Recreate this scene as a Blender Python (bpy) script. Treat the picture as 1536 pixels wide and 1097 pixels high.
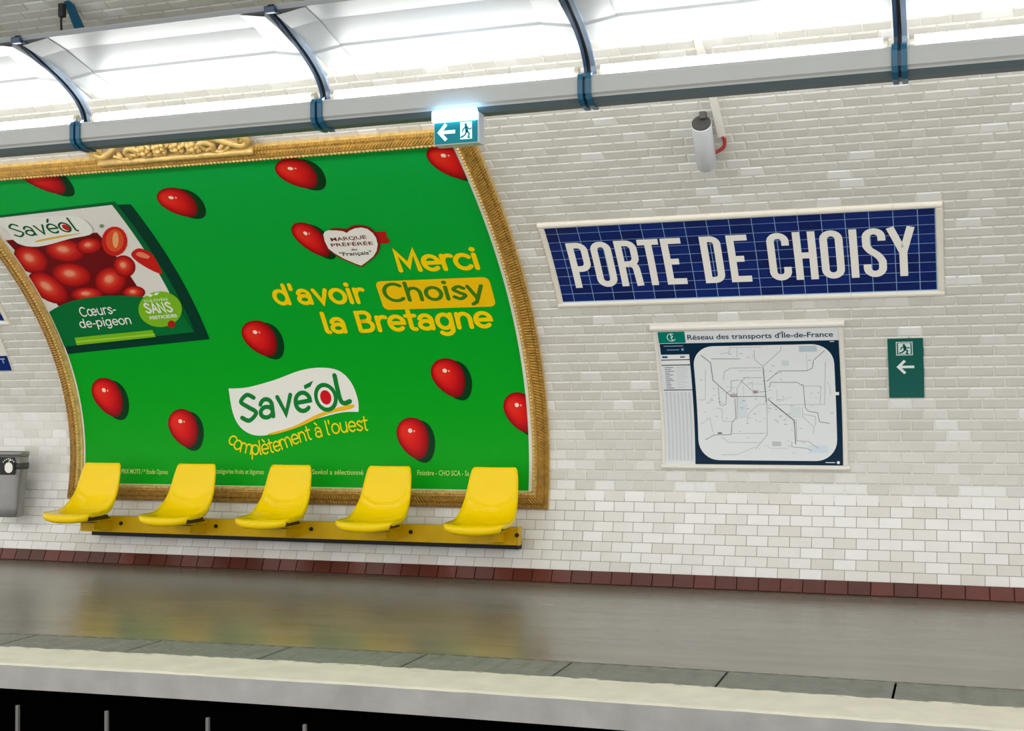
import bpy, bmesh, math, random
import numpy as np
from mathutils import Vector, Matrix

random.seed(7)
for o in list(bpy.data.objects): bpy.data.objects.remove(o)
scene = bpy.context.scene
COL = scene.collection

# ------------------------------------------------------------------ camera
FRAME_W, FRAME_H = 1536, 1097
YAW, PITCH, ROLL, FOCAL = .33607, .02686, -.0069, 1917.81
CAM_Z = 1.36
FW = np.array([-math.sin(YAW)*math.cos(PITCH), math.cos(YAW)*math.cos(PITCH), math.sin(PITCH)])
_r = np.array([math.cos(YAW), math.sin(YAW), 0.]); _u = np.cross(_r, FW)
RT = _r*math.cos(ROLL)+_u*math.sin(ROLL); UP = -_r*math.sin(ROLL)+_u*math.cos(ROLL)
cam_data = bpy.data.cameras.new('camera'); cam = bpy.data.objects.new('camera', cam_data)
COL.objects.link(cam); scene.camera = cam
cam_data.sensor_width = 36; cam_data.lens = FOCAL/FRAME_W*36; cam_data.clip_start = .02
M = Matrix.Identity(4)
for i in range(3):
    M[i][0], M[i][1], M[i][2] = RT[i], UP[i], -FW[i]
M[2][3] = CAM_Z
cam.matrix_world = M

# ------------------------------------------------------------------ world, exposure
world = bpy.data.worlds.new('world'); scene.world = world; world.use_nodes = True
bg = world.node_tree.nodes['Background']
bg.inputs[0].default_value = (1, .992, .975, 1); bg.inputs[1].default_value = 1.2     # the bright white hall on the camera's side, not modelled
TUBE_POWER = 25
scene.view_settings.view_transform = 'Standard'; scene.view_settings.look = 'None'
scene.view_settings.exposure = 0.32; scene.view_settings.gamma = 1
scene.view_settings.use_curve_mapping = False

# ------------------------------------------------------------------ helpers: colour, materials
def lin(c):
    c = c/255
    return c/12.92 if c <= .04045 else ((c+.055)/1.055)**2.4
def rgb(r, g, b): return (lin(r), lin(g), lin(b), 1)

def mat(name, col, rough=.5, metal=0, spec=.5, noise=0, nscale=8, bump=0, bscale=40, emit=None, estr=0, coat=0, stretch=None):
    m = bpy.data.materials.new(name); m.use_nodes = True
    nt = m.node_tree; b = nt.nodes['Principled BSDF']
    b.inputs['Base Color'].default_value = col; b.inputs['Roughness'].default_value = rough
    b.inputs['Metallic'].default_value = metal; b.inputs['Specular IOR Level'].default_value = spec
    b.inputs['Coat Weight'].default_value = coat
    tc = nt.nodes.new('ShaderNodeTexCoord'); mp = nt.nodes.new('ShaderNodeMapping')
    nt.links.new(tc.outputs['Object'], mp.inputs[0])
    if stretch: mp.inputs['Scale'].default_value = stretch
    if noise:
        n = nt.nodes.new('ShaderNodeTexNoise'); n.inputs['Scale'].default_value = nscale; n.inputs['Detail'].default_value = 6
        nt.links.new(mp.outputs[0], n.inputs['Vector'])
        mr = nt.nodes.new('ShaderNodeMapRange'); mr.inputs['From Min'].default_value = .25; mr.inputs['From Max'].default_value = .75
        mr.inputs['To Min'].default_value = 1-noise; mr.inputs['To Max'].default_value = 1+noise
        nt.links.new(n.outputs[0], mr.inputs[0])
        mx = nt.nodes.new('ShaderNodeVectorMath'); mx.operation = 'SCALE'; mx.inputs[0].default_value = col[:3]
        nt.links.new(mr.outputs[0], mx.inputs['Scale']); nt.links.new(mx.outputs[0], b.inputs['Base Color'])
    if bump:
        n2 = nt.nodes.new('ShaderNodeTexNoise'); n2.inputs['Scale'].default_value = bscale; n2.inputs['Detail'].default_value = 4
        nt.links.new(mp.outputs[0], n2.inputs['Vector'])
        bp = nt.nodes.new('ShaderNodeBump'); bp.inputs['Strength'].default_value = bump; bp.inputs['Distance'].default_value = .01
        nt.links.new(n2.outputs[0], bp.inputs['Height']); nt.links.new(bp.outputs[0], b.inputs['Normal'])
    if emit:
        b.inputs['Emission Color'].default_value = emit; b.inputs['Emission Strength'].default_value = estr
    return m

def tile_mat(name, dark, light, rough, extra=.3):
    """glazed tile whose tone comes from the per-tile attribute 'tint'"""
    m = mat(name, light, rough, coat=extra); nt = m.node_tree; b = nt.nodes['Principled BSDF']
    b.inputs['Coat Roughness'].default_value = .12
    at = nt.nodes.new('ShaderNodeAttribute'); at.attribute_name = 'tint'
    ramp = nt.nodes.new('ShaderNodeMix'); ramp.data_type = 'RGBA'
    ramp.inputs[6].default_value = dark; ramp.inputs[7].default_value = light
    nt.links.new(at.outputs['Fac'], ramp.inputs[0])
    n = nt.nodes.new('ShaderNodeTexNoise'); n.inputs['Scale'].default_value = 5
    tc = nt.nodes.new('ShaderNodeNewGeometry'); nt.links.new(tc.outputs['Position'], n.inputs['Vector'])
    mr = nt.nodes.new('ShaderNodeMapRange'); mr.inputs['To Min'].default_value = .93; mr.inputs['To Max'].default_value = 1.05
    nt.links.new(n.outputs[0], mr.inputs[0])
    mx = nt.nodes.new('ShaderNodeVectorMath'); mx.operation = 'SCALE'
    nt.links.new(ramp.outputs[2], mx.inputs[0]); nt.links.new(mr.outputs[0], mx.inputs['Scale'])
    nt.links.new(mx.outputs[0], b.inputs['Base Color'])
    return m

def print_mat(name, rough):
    m = mat(name, (1, 1, 1, 1), rough, spec=.12); nt = m.node_tree
    at = nt.nodes.new('ShaderNodeAttribute'); at.attribute_name = 'ink'
    nt.links.new(at.outputs['Color'], nt.nodes['Principled BSDF'].inputs['Base Color'])
    return m

MT = {}
MT['tile_up'] = tile_mat('bevelled tile glaze', rgb(212, 210, 202), rgb(238, 238, 235), .3)
MT['tile_low'] = tile_mat('flat tile glaze', rgb(226, 222, 214), rgb(246, 245, 242), .22)
MT['grout'] = mat('pale grout', rgb(228, 226, 216), .8, noise=.08, nscale=30)
MT['grout_dark'] = mat('grey grout', rgb(150, 140, 128), .85)
MT['brown'] = tile_mat('red brown tile', rgb(84, 34, 24), rgb(104, 46, 34), .3)
MT['blue'] = tile_mat('blue tile glaze', rgb(2, 26, 92), rgb(6, 36, 112), .18, .12)
MT['blue_grout'] = mat('sign grout', rgb(150, 190, 225), .7)
MT['sign_white'] = mat('sign white glaze', rgb(248, 245, 236), .3)
MT['cream'] = mat('cream ceramic moulding', rgb(240, 234, 220), .3, coat=.3)
MT['white_metal'] = mat('white lacquered metal', rgb(236, 232, 222), .35)
MT['floor'] = mat('polished grey platform', rgb(126, 122, 110), .22, spec=.6, noise=.18, nscale=2.2, bump=.05, bscale=26, stretch=(.5, 2.2, 1))
MT['plate'] = mat('grey tactile plate', rgb(132, 134, 124), .4, noise=.15, nscale=9)
MT['paint'] = mat('worn white paint', rgb(232, 228, 208), .6, noise=.08, nscale=7, bump=.15, bscale=50)
MT['concrete'] = mat('grey concrete edge', rgb(172, 170, 166), .75, noise=.14, nscale=6, bump=.2, bscale=40)
MT['soot_shade'] = mat('soot and pit shade', rgb(5, 5, 5), .95, spec=0)  # brake dust, blackened further so the colour holds the pit's shade
MT['post'] = mat('pale post', rgb(120, 118, 116), .6)
MT['rail'] = mat('rail steel', rgb(70, 62, 56), .45, metal=.8)
MT['trough'] = mat('grey lacquered steel', rgb(184, 186, 182), .4, noise=.03, nscale=3)
MT['trough_dark'] = mat('slate under panel', rgb(96, 112, 116), .5)
MT['reflector'] = mat('satin white reflector', rgb(160, 164, 166), .35, spec=.4)
MT['rib'] = mat('dark blue steel rib', rgb(34, 62, 92), .3, metal=.25, coat=.5)
MT['rib_edge'] = mat('bright rib edge', rgb(150, 166, 186), .25, metal=.6)
MT['clamp'] = mat('petrol blue clamp', rgb(18, 92, 122), .35, coat=.3)
MT['tube'] = mat('lit fluorescent tube', (1, 1, 1, 1), .4, emit=(1, .992, .975, 1), estr=TUBE_POWER)
MT['cap'] = mat('tube cap', rgb(200, 194, 180), .4, metal=.5)
MT['black'] = mat('black rubber', rgb(22, 22, 24), .6)
MT['yellow'] = mat('glossy yellow shell', rgb(255, 216, 0), .09, spec=.26)
MT['yellow_steel'] = mat('yellow lacquered steel', rgb(222, 178, 0), .35, spec=.2, noise=.08, nscale=6)
MT['olive'] = mat('dirty olive steel', rgb(84, 70, 10), .5, spec=.2)
MT['bin'] = mat('grey galvanised bin', rgb(150, 150, 148), .35, metal=.5, noise=.12, nscale=7)
MT['alu'] = mat('brushed silver', rgb(226, 230, 236), .35, metal=.1)
MT['red_cable'] = mat('red cable', rgb(160, 52, 44), .5)
MT['dark_grey'] = mat('dark grey plastic', rgb(74, 74, 72), .6)
MT['print'] = print_mat('printed paper', .42)
MT['lens'] = mat('lit emergency lamp', (1, 1, 1, 1), .4, emit=(.25, .62, 1, 1), estr=8)
MT['exit_glow'] = mat('backlit green panel', rgb(0, 112, 116), .4, spec=.2, emit=rgb(0, 120, 140), estr=.3)
MT['exit_white'] = mat('backlit white pictogram', rgb(230, 245, 245), .4, emit=rgb(200, 240, 240), estr=.5)
MT['clear'] = mat('pale plastic housing', rgb(206, 214, 220), .25)

# carved gold: ridges across the moulding come from a wave along it
def gold_mat():
    m = mat('carved gold', rgb(178, 134, 52), .45, metal=.3, noise=.3, nscale=22)
    nt = m.node_tree; b = nt.nodes['Principled BSDF']
    uv = nt.nodes.new('ShaderNodeUVMap'); uv.uv_map = 'along'
    w = nt.nodes.new('ShaderNodeTexWave'); w.inputs['Scale'].default_value = 13; w.inputs['Distortion'].default_value = 2.5; w.inputs['Detail'].default_value = 2
    w.bands_direction = 'X'
    nt.links.new(uv.outputs[0], w.inputs['Vector'])
    bp = nt.nodes.new('ShaderNodeBump'); bp.inputs['Strength'].default_value = .7; bp.inputs['Distance'].default_value = .008
    nt.links.new(w.outputs['Fac'], bp.inputs['Height']); nt.links.new(bp.outputs[0], b.inputs['Normal'])
    return m
MT['gold_ridge'] = gold_mat()
MT['gold'] = mat('aged gold', rgb(222, 186, 112), .4, metal=.2, noise=.25, nscale=25, bump=.3, bscale=60)


# ------------------------------------------------------------------ helpers: objects
def obj(name, me, material, parent=None, smooth=False):
    if isinstance(me, bmesh.types.BMesh):
        b = me; me = bpy.data.meshes.new(name); b.to_mesh(me); b.free()
    if material is not None and not me.materials:
        for m in (material if isinstance(material, (list, tuple)) else [material]): me.materials.append(m)
    if smooth:
        for p in me.polygons: p.use_smooth = True
    o = bpy.data.objects.new(name, me); COL.objects.link(o)
    if parent: o.parent = parent
    return o
def empty(name, loc=(0, 0, 0)):
    o = bpy.data.objects.new(name, None); COL.objects.link(o); o.location = loc; o.empty_display_size = .1
    return o
def tag(o, label, cat, group=None):
    o['label'] = label; o['category'] = cat
    if group: o['group'] = group
    return o
def struct(o, label=None, cat=None):
    o['kind'] = 'structure'
    if label: o['label'] = label
    if cat: o['category'] = cat
    return o
def keep(o, parent):
    """parent while keeping world placement (all geometry is in world coordinates)"""
    o.parent = parent; o.matrix_parent_inverse = Matrix.Translation(-Vector(parent.location)); return o

def box(bm, x0, x1, y0, y1, z0, z1, bevel=0):
    vs = [bm.verts.new((x, y, z)) for x in (x0, x1) for y in (y0, y1) for z in (z0, z1)]
    idx = [(0, 1, 3, 2), (4, 6, 7, 5), (0, 4, 5, 1), (2, 3, 7, 6), (0, 2, 6, 4), (1, 5, 7, 3)]
    fs = [bm.faces.new([vs[i] for i in f]) for f in idx]
    if bevel:
        es = list({e for f in fs for e in f.edges})
        bmesh.ops.bevel(bm, geom=es, offset=bevel, segments=2, profile=.5, affect='EDGES')
    return fs
def tube(bm, pts, r, n=10, closed_ends=True, radii=None):
    pts = [Vector(p) for p in pts]; rings = []; prev = None
    for i, p in enumerate(pts):
        d = (pts[min(i+1, len(pts)-1)]-pts[max(i-1, 0)]).normalized()
        a = prev if prev is not None else Vector((0, 0, 1)) if abs(d.z) < .9 else Vector((1, 0, 0))
        s = d.cross(a).normalized(); t = s.cross(d).normalized(); prev = t
        rr = radii[i] if radii else r
        rings.append([bm.verts.new(p+rr*(math.cos(2*math.pi*k/n)*s+math.sin(2*math.pi*k/n)*t)) for k in range(n)])
    for a, b in zip(rings, rings[1:]):
        for k in range(n): bm.faces.new((a[k], a[(k+1) % n], b[(k+1) % n], b[k]))
    if closed_ends: bm.faces.new(rings[0][::-1]); bm.faces.new(rings[-1])
def extrude_x(bm, prof, x0, x1, closed=True, caps=True, mats=None):
    """profile [(y,z)] swept along X"""
    a = [bm.verts.new((x0, y, z)) for y, z in prof]; b = [bm.verts.new((x1, y, z)) for y, z in prof]
    n = len(prof); fs = []
    for i in range(n if closed else n-1):
        f = bm.faces.new((a[i], a[(i+1) % n], b[(i+1) % n], b[i])); fs.append(f)
        if mats: f.material_index = mats[i]
    if closed and caps: bm.faces.new(a[::-1]); bm.faces.new(b)
    return fs
def ball(bm, c, r, sx=1, sy=1, sz=1, seg=10):
    res = bmesh.ops.create_uvsphere(bm, u_segments=seg, v_segments=max(5, seg*2//3), radius=r)
    for v in res['verts']: v.co = Vector((v.co.x*sx+c[0], v.co.y*sy+c[1], v.co.z*sz+c[2]))

# ------------------------------------------------------------------ the vault: half ellipse, tile rows along it
ROW = .0762
EYC, EZC, EA, EB, ET0 = 2.25596, -.46184+CAM_Z, 7.07128, 3.44878, -.23609
TT = np.linspace(-.62, math.pi+.62, 9000)
PY = EYC+EA*np.cos(TT); PZ = EZC+EB*np.sin(TT)
SS = np.concatenate([[0], np.cumsum(np.hypot(np.diff(PY), np.diff(PZ)))]); SS -= np.interp(ET0, TT, SS)
dY = np.gradient(PY, SS); dZ = np.gradient(PZ, SS)
def surf(v, off=0.):
    """arc length v above the plinth -> (Y, Z) and frame"""
    y, z = np.interp(v, SS, PY), np.interp(v, SS, PZ); ty, tz = np.interp(v, SS, dY), np.interp(v, SS, dZ)
    return float(y-tz*off), float(z+ty*off), float(ty), float(tz)
def wp(u, v, off=0.):
    y, z, _, _ = surf(v, off); return Vector((u, y, z))
def ray(x, y): return FW+RT*(x-FRAME_W/2)/FOCAL-UP*(y-FRAME_H/2)/FOCAL
_half = TT < 1.5
_cache = {}
def hit(x, y, off=0.):
    """where the sight line of a measured point meets the curved wall (raised by off): (u, v)"""
    if off not in _cache:
        a, b = (PY-dZ*off)[_half], (PZ+dY*off)[_half]
        _cache[off] = (a, np.arctan2(b-CAM_Z, a))
    a, an = _cache[off]; d = ray(x, y); s = np.interp(math.atan2(d[2], d[1]), an, SS[_half])
    return float(np.interp(s, SS[_half], a)/d[1]*d[0]), float(s)
def project(P):
    q = np.array(P)-[0, 0, CAM_Z]; d = q@FW
    return FRAME_W/2+FOCAL*(q@RT)/d, FRAME_H/2-FOCAL*(q@UP)/d
def at_y(x, y, Y):
    d = ray(x, y); return (d*Y/d[1]+np.array([0, 0, CAM_Z]))

XL, XR = -13.0, 7.0          # the stretch of station that is built
V_TOP = float(SS[np.argmax(PZ)])
def shell(name, v0, v1, step, material, idx=None):
    bm = bmesh.new(); n = max(2, int((v1-v0)/step)); prev = None; first = None
    for i in range(n+1):
        v = v0+(v1-v0)*i/n
        A, B = wp(XL, v), wp(XR, v); C, D = wp(XL, v, -.2), wp(XR, v, -.2)
        ring = [bm.verts.new(p) for p in (A, B, D, C)]
        if prev:
            f = bm.faces.new((prev[0], prev[1], ring[1], ring[0]))
            if idx: f.material_index = idx(v)
            bm.faces.new((prev[2], prev[3], ring[3], ring[2])); bm.faces.new((prev[1], prev[2], ring[2], ring[1])); bm.faces.new((prev[3], prev[0], ring[0], ring[3]))
        else: bm.faces.new(ring)
        prev = ring
    bm.faces.new(prev[::-1])
    return obj(name, bm, material)
def brick_mat():
    m = mat('distant white tiling', rgb(214, 212, 204), .35); nt = m.node_tree; b = nt.nodes['Principled BSDF']
    uv = nt.nodes.new('ShaderNodeNewGeometry'); mp = nt.nodes.new('ShaderNodeMapping')
    nt.links.new(uv.outputs['Position'], mp.inputs[0])
    br = nt.nodes.new('ShaderNodeTexBrick'); br.inputs['Scale'].default_value = 1; br.inputs['Brick Width'].default_value = .152; br.inputs['Row Height'].default_value = .076
    br.inputs['Mortar Size'].default_value = .004
    br.inputs['Color1'].default_value = rgb(222, 220, 212); br.inputs['Color2'].default_value = rgb(206, 204, 194); br.inputs['Mortar'].default_value = rgb(170, 166, 156)
    nt.links.new(mp.outputs[0], br.inputs['Vector']); nt.links.new(br.outputs[0], b.inputs['Base Color'])
    return m
MT['far_tiles'] = brick_mat()
V_TILED = 84*ROW
wall_back = struct(shell('wall_back', -.16, V_TILED, .06, [MT['grout'], MT['grout_dark']], lambda v: 1 if v <= 8*ROW+.01 else 0),
                   'white tiled curved station wall rising into the vault')
ceiling = struct(shell('ceiling', V_TILED, V_TILED+1.2, .1, MT['far_tiles']), 'white tiled crown of the station vault')

# ------------------------------------------------------------------ platform, coping, pit
def edge_shift(x):
    d = max(0., -(x+.8)); d = min(d, 6.0)
    return -.0105*d*d if d < 6 else -.0105*36
Y_NOSE, Y_PAINT, Y_PLATE = 5.64, 6.035, 6.41
xs = list(np.arange(XL, XR+.01, .25))
def strip(bm, ya, yb, z0, z1, jitter=0, jb=0, shift=True):
    """band following the platform edge, with thickness"""
    prev = None
    for i, x in enumerate(xs if not jitter else np.arange(XL, XR+.01, .08)):
        s = edge_shift(x)
        a = ya+(s if shift is True or shift == 'a' else 0)+random.uniform(-jb, jb); b = yb+(s if shift is True else 0)+random.uniform(-jitter, jitter)
        if shift == 'a': b = yb
        r = [bm.verts.new(p) for p in ((x, a, z0), (x, b, z0), (x, b, z1), (x, a, z1))]
        if prev:
            for k in range(4): bm.faces.new((prev[k], prev[(k+1) % 4], r[(k+1) % 4], r[k]))
        else: bm.faces.new(r[::-1])
        prev = r
    bm.faces.new(prev)
    bmesh.ops.recalc_face_normals(bm, faces=bm.faces)
bm = bmesh.new(); strip(bm, Y_PLATE, 9.16, -.25, 0, shift='a'); floor = struct(obj('floor', bm, MT['floor']), 'polished dark grey station platform')
bm = bmesh.new(); strip(bm, Y_NOSE, Y_PLATE-.002, -.132, -.012); coping = struct(obj('trim_1', bm, MT['concrete']), 'grey concrete platform edge with white painted top')
bm = bmesh.new(); strip(bm, Y_NOSE+.004, Y_PAINT, -.012, .001, .012, .006); paint = obj('paint_stripe', bm, MT['paint'], coping); paint['label'] = 'worn white painted stripe'
# tactile plates, .80 m long, with dark open joints
bm = bmesh.new(); strip(bm, Y_PAINT-.03, Y_PLATE, -.03, -.0115); obj('joint_bed', bm, MT['soot_shade'], coping)
xj = -.305
while xj > XL+.9: xj -= .804
while xj+.804 < XR:
    bm = bmesh.new(); x0, x1 = xj+.006, xj+.798; s0, s1 = edge_shift(x0), edge_shift(x1)
    nx, ny = (60, 44) if -6.5 < xj < 1.5 else (2, 2); grid = []
    for i in range(nx+1):            # wavy ribs, a few millimetres high
        x = x0+(x1-x0)*i/nx; sh = s0+(s1-s0)*i/nx; col = []
        for k in range(ny+1):
            y = Y_PAINT-.02+(Y_PLATE-.006-Y_PAINT+.02)*k/ny
            h = .0042*math.sin(2*math.pi*(y/.050+.30*math.sin(2*math.pi*x/.125))) if 0 < i < nx and 0 < k < ny and nx > 2 else 0
            col.append(bm.verts.new((x, y+sh, h-.002)))
        grid.append(col)
    for a, b in zip(grid, grid[1:]):
        for k in range(ny): bm.faces.new((a[k], b[k], b[k+1], a[k+1])).smooth = True
    rim = [c[0] for c in grid]+grid[-1][1:]+[c[-1] for c in grid[::-1]][1:]+grid[0][::-1][1:-1]
    low = [bm.verts.new((v.co.x, v.co.y, -.0113)) for v in rim]
    for k in range(len(rim)): bm.faces.new((rim[k], low[k], low[(k+1) % len(rim)], rim[(k+1) % len(rim)]))
    obj('tactile_plate', bm, MT['plate'], coping)
    xj += .804
bm = bmesh.new(); box(bm, XL, XR, 6.3, 6.4, -1.2, -.26); struct(obj('wall_pit', bm, MT['soot_shade']), 'sooty wall under the platform, coloured black with its shade')
bm = bmesh.new(); box(bm, XL, XR, -1.0, 6.4, -1.3, -1.2); struct(obj('floor_track', bm, MT['soot_shade']), 'black track bed')
for x, which in ((-4.675, 'leftmost'), (-4.15, 'second from the left'), (-3.575, 'third from the left'), (-3.045, 'rightmost')):
    bm = bmesh.new(); y = 5.60+edge_shift(x)+.06
    box(bm, x-.009, x+.009, y-.009, y+.009, -1.2, -.22, .003); box(bm, x-.045, x+.045, y-.045, y+.045, -1.2, -1.17, .004)
    tag(obj('support_post', bm, MT['post']), which+' of four thin pale posts under the platform edge', 'post', 'posts under the platform edge')

# plinth of red brown tiles
bm = bmesh.new()
p = [wp(0, v, of) for v, of in ((-.11, .004), (0.0, .004), (0.0, -.002), (-.11, -.002))]
extrude_x(bm, [(q.y, q.z) for q in p], -9.3, 1.7)
bb = struct(obj('baseboard_back', bm, mat('brown grout', rgb(88, 58, 46), .8)), 'red brown tiled skirting along the wall')
def flat_tile(w, h, bev, ht, tint):
    me = bpy.data.meshes.new('tile'); W2, H2 = w/2, h/2
    v = [(-W2, -H2, 0), (W2, -H2, 0), (W2, H2, 0), (-W2, H2, 0)]; w2, h2 = W2-bev, H2-bev
    v += [(-w2, -h2, ht), (w2, -h2, ht), (w2, h2, ht), (-w2, h2, ht)]
    me.from_pydata(v, [], [(4, 5, 6, 7), (0, 1, 5, 4), (1, 2, 6, 5), (2, 3, 7, 6), (3, 0, 4, 7)])
    a = me.attributes.new('tint', 'FLOAT', 'POINT')
    for d in a.data: d.value = tint
    return me
def frame_matrix(u, v, off):
    y, z, ty, tz = surf(v, off)
    return Matrix(((1, 0, 0, u), (0, ty, -tz, y), (0, tz, ty, z), (0, 0, 0, 1)))
def variants(w, h, bev, ht, m, tints):
    out = []
    for t in tints:
        me = flat_tile(w, h, bev, ht, t); me.materials.append(m); out.append(me)
    return out
pl = variants(.150, .100, .003, .012, MT['brown'], (0, .25, .5, .75, 1))
x = -9.2
while x < 1.6:
    o = bpy.data.objects.new('tile', random.choice(pl)); COL.objects.link(o); o.parent = bb
    o.matrix_world = frame_matrix(x, -.0525, .004); x += .1524

# ------------------------------------------------------------------ wall tiles
SIGN = (-2.752, -.080, 27.05, 36.92)       # outer frame of the name sign: u0,u1,row0,row1
SIGN2_SHIFT = -7.665+.080
POSTER = (-7.21, -3.115, 7.9, 47.35)
PIT = 2*ROW
up_tints = [0, .1, .2, .3, .5, .9]; up_w = [5, 5, 4, 3, 1.6, .9]
low_tints = [.1, .4, .6, .8, 1]; low_w = [1, 2, 3, 3, 2]
UPM = dict(zip(up_tints, variants(.1470, .0718, .0085, .0055, MT['tile_up'], up_tints)))
LOWM = dict(zip(low_tints, variants(.1500, .0740, .0016, .0035, MT['tile_low'], low_tints)))
rest_v, rest_f, rest_t, rest_m = [], [], [], []
cands = []
def add_rest(u, v, w, h, bev, ht, tint, mi):
    k = len(rest_v); m = frame_matrix(u, v, .0)
    W2, H2 = w/2, h/2; w2, h2 = max(W2-bev, .001), H2-bev
    for q in ((-W2, -H2, 0), (W2, -H2, 0), (W2, H2, 0), (-W2, H2, 0), (-w2, -h2, ht), (w2, -h2, ht), (w2, h2, ht), (-w2, h2, ht)):
        rest_v.append((m@Vector(q))[:]); rest_t.append(tint)
    for f in ((4, 5, 6, 7), (0, 1, 5, 4), (1, 2, 6, 5), (2, 3, 7, 6), (3, 0, 4, 7)):
        rest_f.append(tuple(k+i for i in f)); rest_m.append(mi)
SIGNS = [SIGN, (SIGN[0]+SIGN2_SHIFT, SIGN[1]+SIGN2_SHIFT, SIGN[2], SIGN[3])]
HIDE = [(-2.09, -.74, 10.4, 24.85), (-.46, -.22, 17.1, 22.9), (-7.45, -2.95, 6.1, 50), (-8.5, -7.82, 21, 26)]
for row in range(0, 84):
    u = -9.4+(PIT/2 if row % 2 else 0)+.021
    if row >= 8: u += random.uniform(-.006, .006)
    while u < 1.7:
        a, b = u-PIT/2, u+PIT/2; u += PIT
        low = row < 8 or (b < -7.3 and row < 16)
        segs = [(a, b)]
        for s in SIGNS:
            if s[2]-.4 < row+.5 < s[3]+.4:
                ns = []
                for (p, q) in segs:
                    if q <= s[0] or p >= s[1]: ns.append((p, q)); continue
                    if p < s[0]: ns.append((p, s[0]))
                    if q > s[1]: ns.append((s[1], q))
                segs = ns
        if a > POSTER[0]+.1 and b < POSTER[1]-.1 and POSTER[2]+1 < row < POSTER[3]-1.5: continue
        for (p, q) in segs:
            w = q-p
            if w < .02: continue
            c = (p+q)/2; vv = (row+.5)*ROW
            t = random.choices(low_tints, low_w)[0] if low else random.choices(up_tints, up_w)[0]
            if row == 8 and random.random() < .35 and not low: t = .9
            full = abs(w-PIT) < 1e-6
            vis = False
            if full:
                px = [project(wp(*k)) for k in ((p, row*ROW), (q, row*ROW), (q, (row+1)*ROW), (p, (row+1)*ROW))]
                ins = all(4 < X < 1532 and 112 < Y < 1000 for X, Y in px)
                hid = any(p < h[1] and q > h[0] and row+1 > h[2] and row < h[3] for h in HIDE)
                if ins and not hid:
                    A = .5*abs(sum(px[i][0]*px[(i+1) % 4][1]-px[(i+1) % 4][0]*px[i][1] for i in range(4)))
                    cands.append((A, c, vv, low, t)); vis = True
            if not vis:
                if low: add_rest(c, vv, w-.0024, .0740, .0016, .0035, t, 1)
                else: add_rest(c, vv, w-.0054, .0718, .0085, .0055, t, 0)
cands.sort(reverse=True)
for A, c, vv, low, t in cands[:300]:
    o = bpy.data.objects.new('tile', (LOWM if low else UPM)[t]); COL.objects.link(o); o.parent = wall_back
    o.matrix_world = frame_matrix(c, vv, 0)
for A, c, vv, low, t in cands[300:]:
    if low: add_rest(c, vv, .1500, .0740, .0016, .0035, t, 1)
    else: add_rest(c, vv, .1470, .0718, .0085, .0055, t, 0)
me = bpy.data.meshes.new('wall_tiles'); me.from_pydata(rest_v, [], rest_f)
at = me.attributes.new('tint', 'FLOAT', 'POINT'); at.data.foreach_set('value', rest_t)
me.materials.append(MT['tile_up']); me.materials.append(MT['tile_low']); me.polygons.foreach_set('material_index', rest_m)
o = obj('wall_tiles', me, None, wall_back); o['kind'] = 'stuff'

# ------------------------------------------------------------------ flat print: shapes in wall coordinates (u along, v up the curve)
class Print:
    """coloured flat shapes laid on the curved wall surface"""
    def __init__(s): s.items = []
    def poly(s, pts, col, layer=1): s.items.append(([tuple(p) for p in pts], col, layer)); return s
    def fan(s, rings, cols, layer=1):
        """concentric rings (same count) with a colour per ring, smooth blend"""
        s.items.append((rings, cols, ('fan', layer))); return s
    def build(s, name, parent, off, material=None, step=.06, clip=None, lay=.0007):
        bm = bmesh.new(); cl = bm.loops.layers.float_color.new('ink')
        zl = bm.verts.layers.float.new('lift')
        for pts, col, layer in s.items:
            if isinstance(layer, tuple):
                n = len(pts[0]); vr = []
                for ring in pts:
                    vr.append([bm.verts.new((p[0], p[1], 0)) for p in ring])
                for r in vr:
                    for v in r: v[zl] = layer[1]*lay
                cmap = {v: col[i] for i, r in enumerate(vr) for v in r}
                fs = []
                for a, b in zip(vr, vr[1:]):
                    for k in range(n): fs.append(bm.faces.new((a[k], a[(k+1) % n], b[(k+1) % n], b[k])))
                fs.append(bm.faces.new(vr[-1]))
                for f in fs:
                    for l in f.loops: l[cl] = cmap[l.vert]
            else:
                if clip: pts = clip_poly(pts, clip)
                if len(pts) < 3: continue
                vs = [bm.verts.new((p[0], p[1], 0)) for p in pts]
                for v in vs: v[zl] = layer*lay
                f = bm.faces.new(vs)
                if f.normal.z == 0: f.normal_update()
                f.normal_update()
                if f.normal.z < 0: f.normal_flip()
                for l in f.loops: l[cl] = col
        big = [f for f in bm.faces if len(f.verts) > 4]
        if big: bmesh.ops.triangulate(bm, faces=big)
        if bm.verts:
            vs = [v.co.y for v in bm.verts]; lo, hi = min(vs), max(vs); n = int((hi-lo)/step)
            for i in range(1, n+1):
                y = lo+(hi-lo)*i/(n+1)
                bmesh.ops.bisect_plane(bm, geom=bm.verts[:]+bm.edges[:]+bm.faces[:], plane_co=(0, y, 0), plane_no=(0, 1, 0))
        if clip:
            for co, no in (((clip[0], 0, 0), (-1, 0, 0)), ((clip[1], 0, 0), (1, 0, 0)), ((0, clip[2], 0), (0, -1, 0)), ((0, clip[3], 0), (0, 1, 0))):
                bmesh.ops.bisect_plane(bm, geom=bm.verts[:]+bm.edges[:]+bm.faces[:], plane_co=co, plane_no=no, clear_outer=True)
        for f in bm.faces:
            f.normal_update()
            if f.normal.z < 0: f.normal_flip()
        for v in bm.verts: v.co = wp(v.co.x, v.co.y, off+v[zl])
        return obj(name, bm, material or MT['print'], parent)
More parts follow.
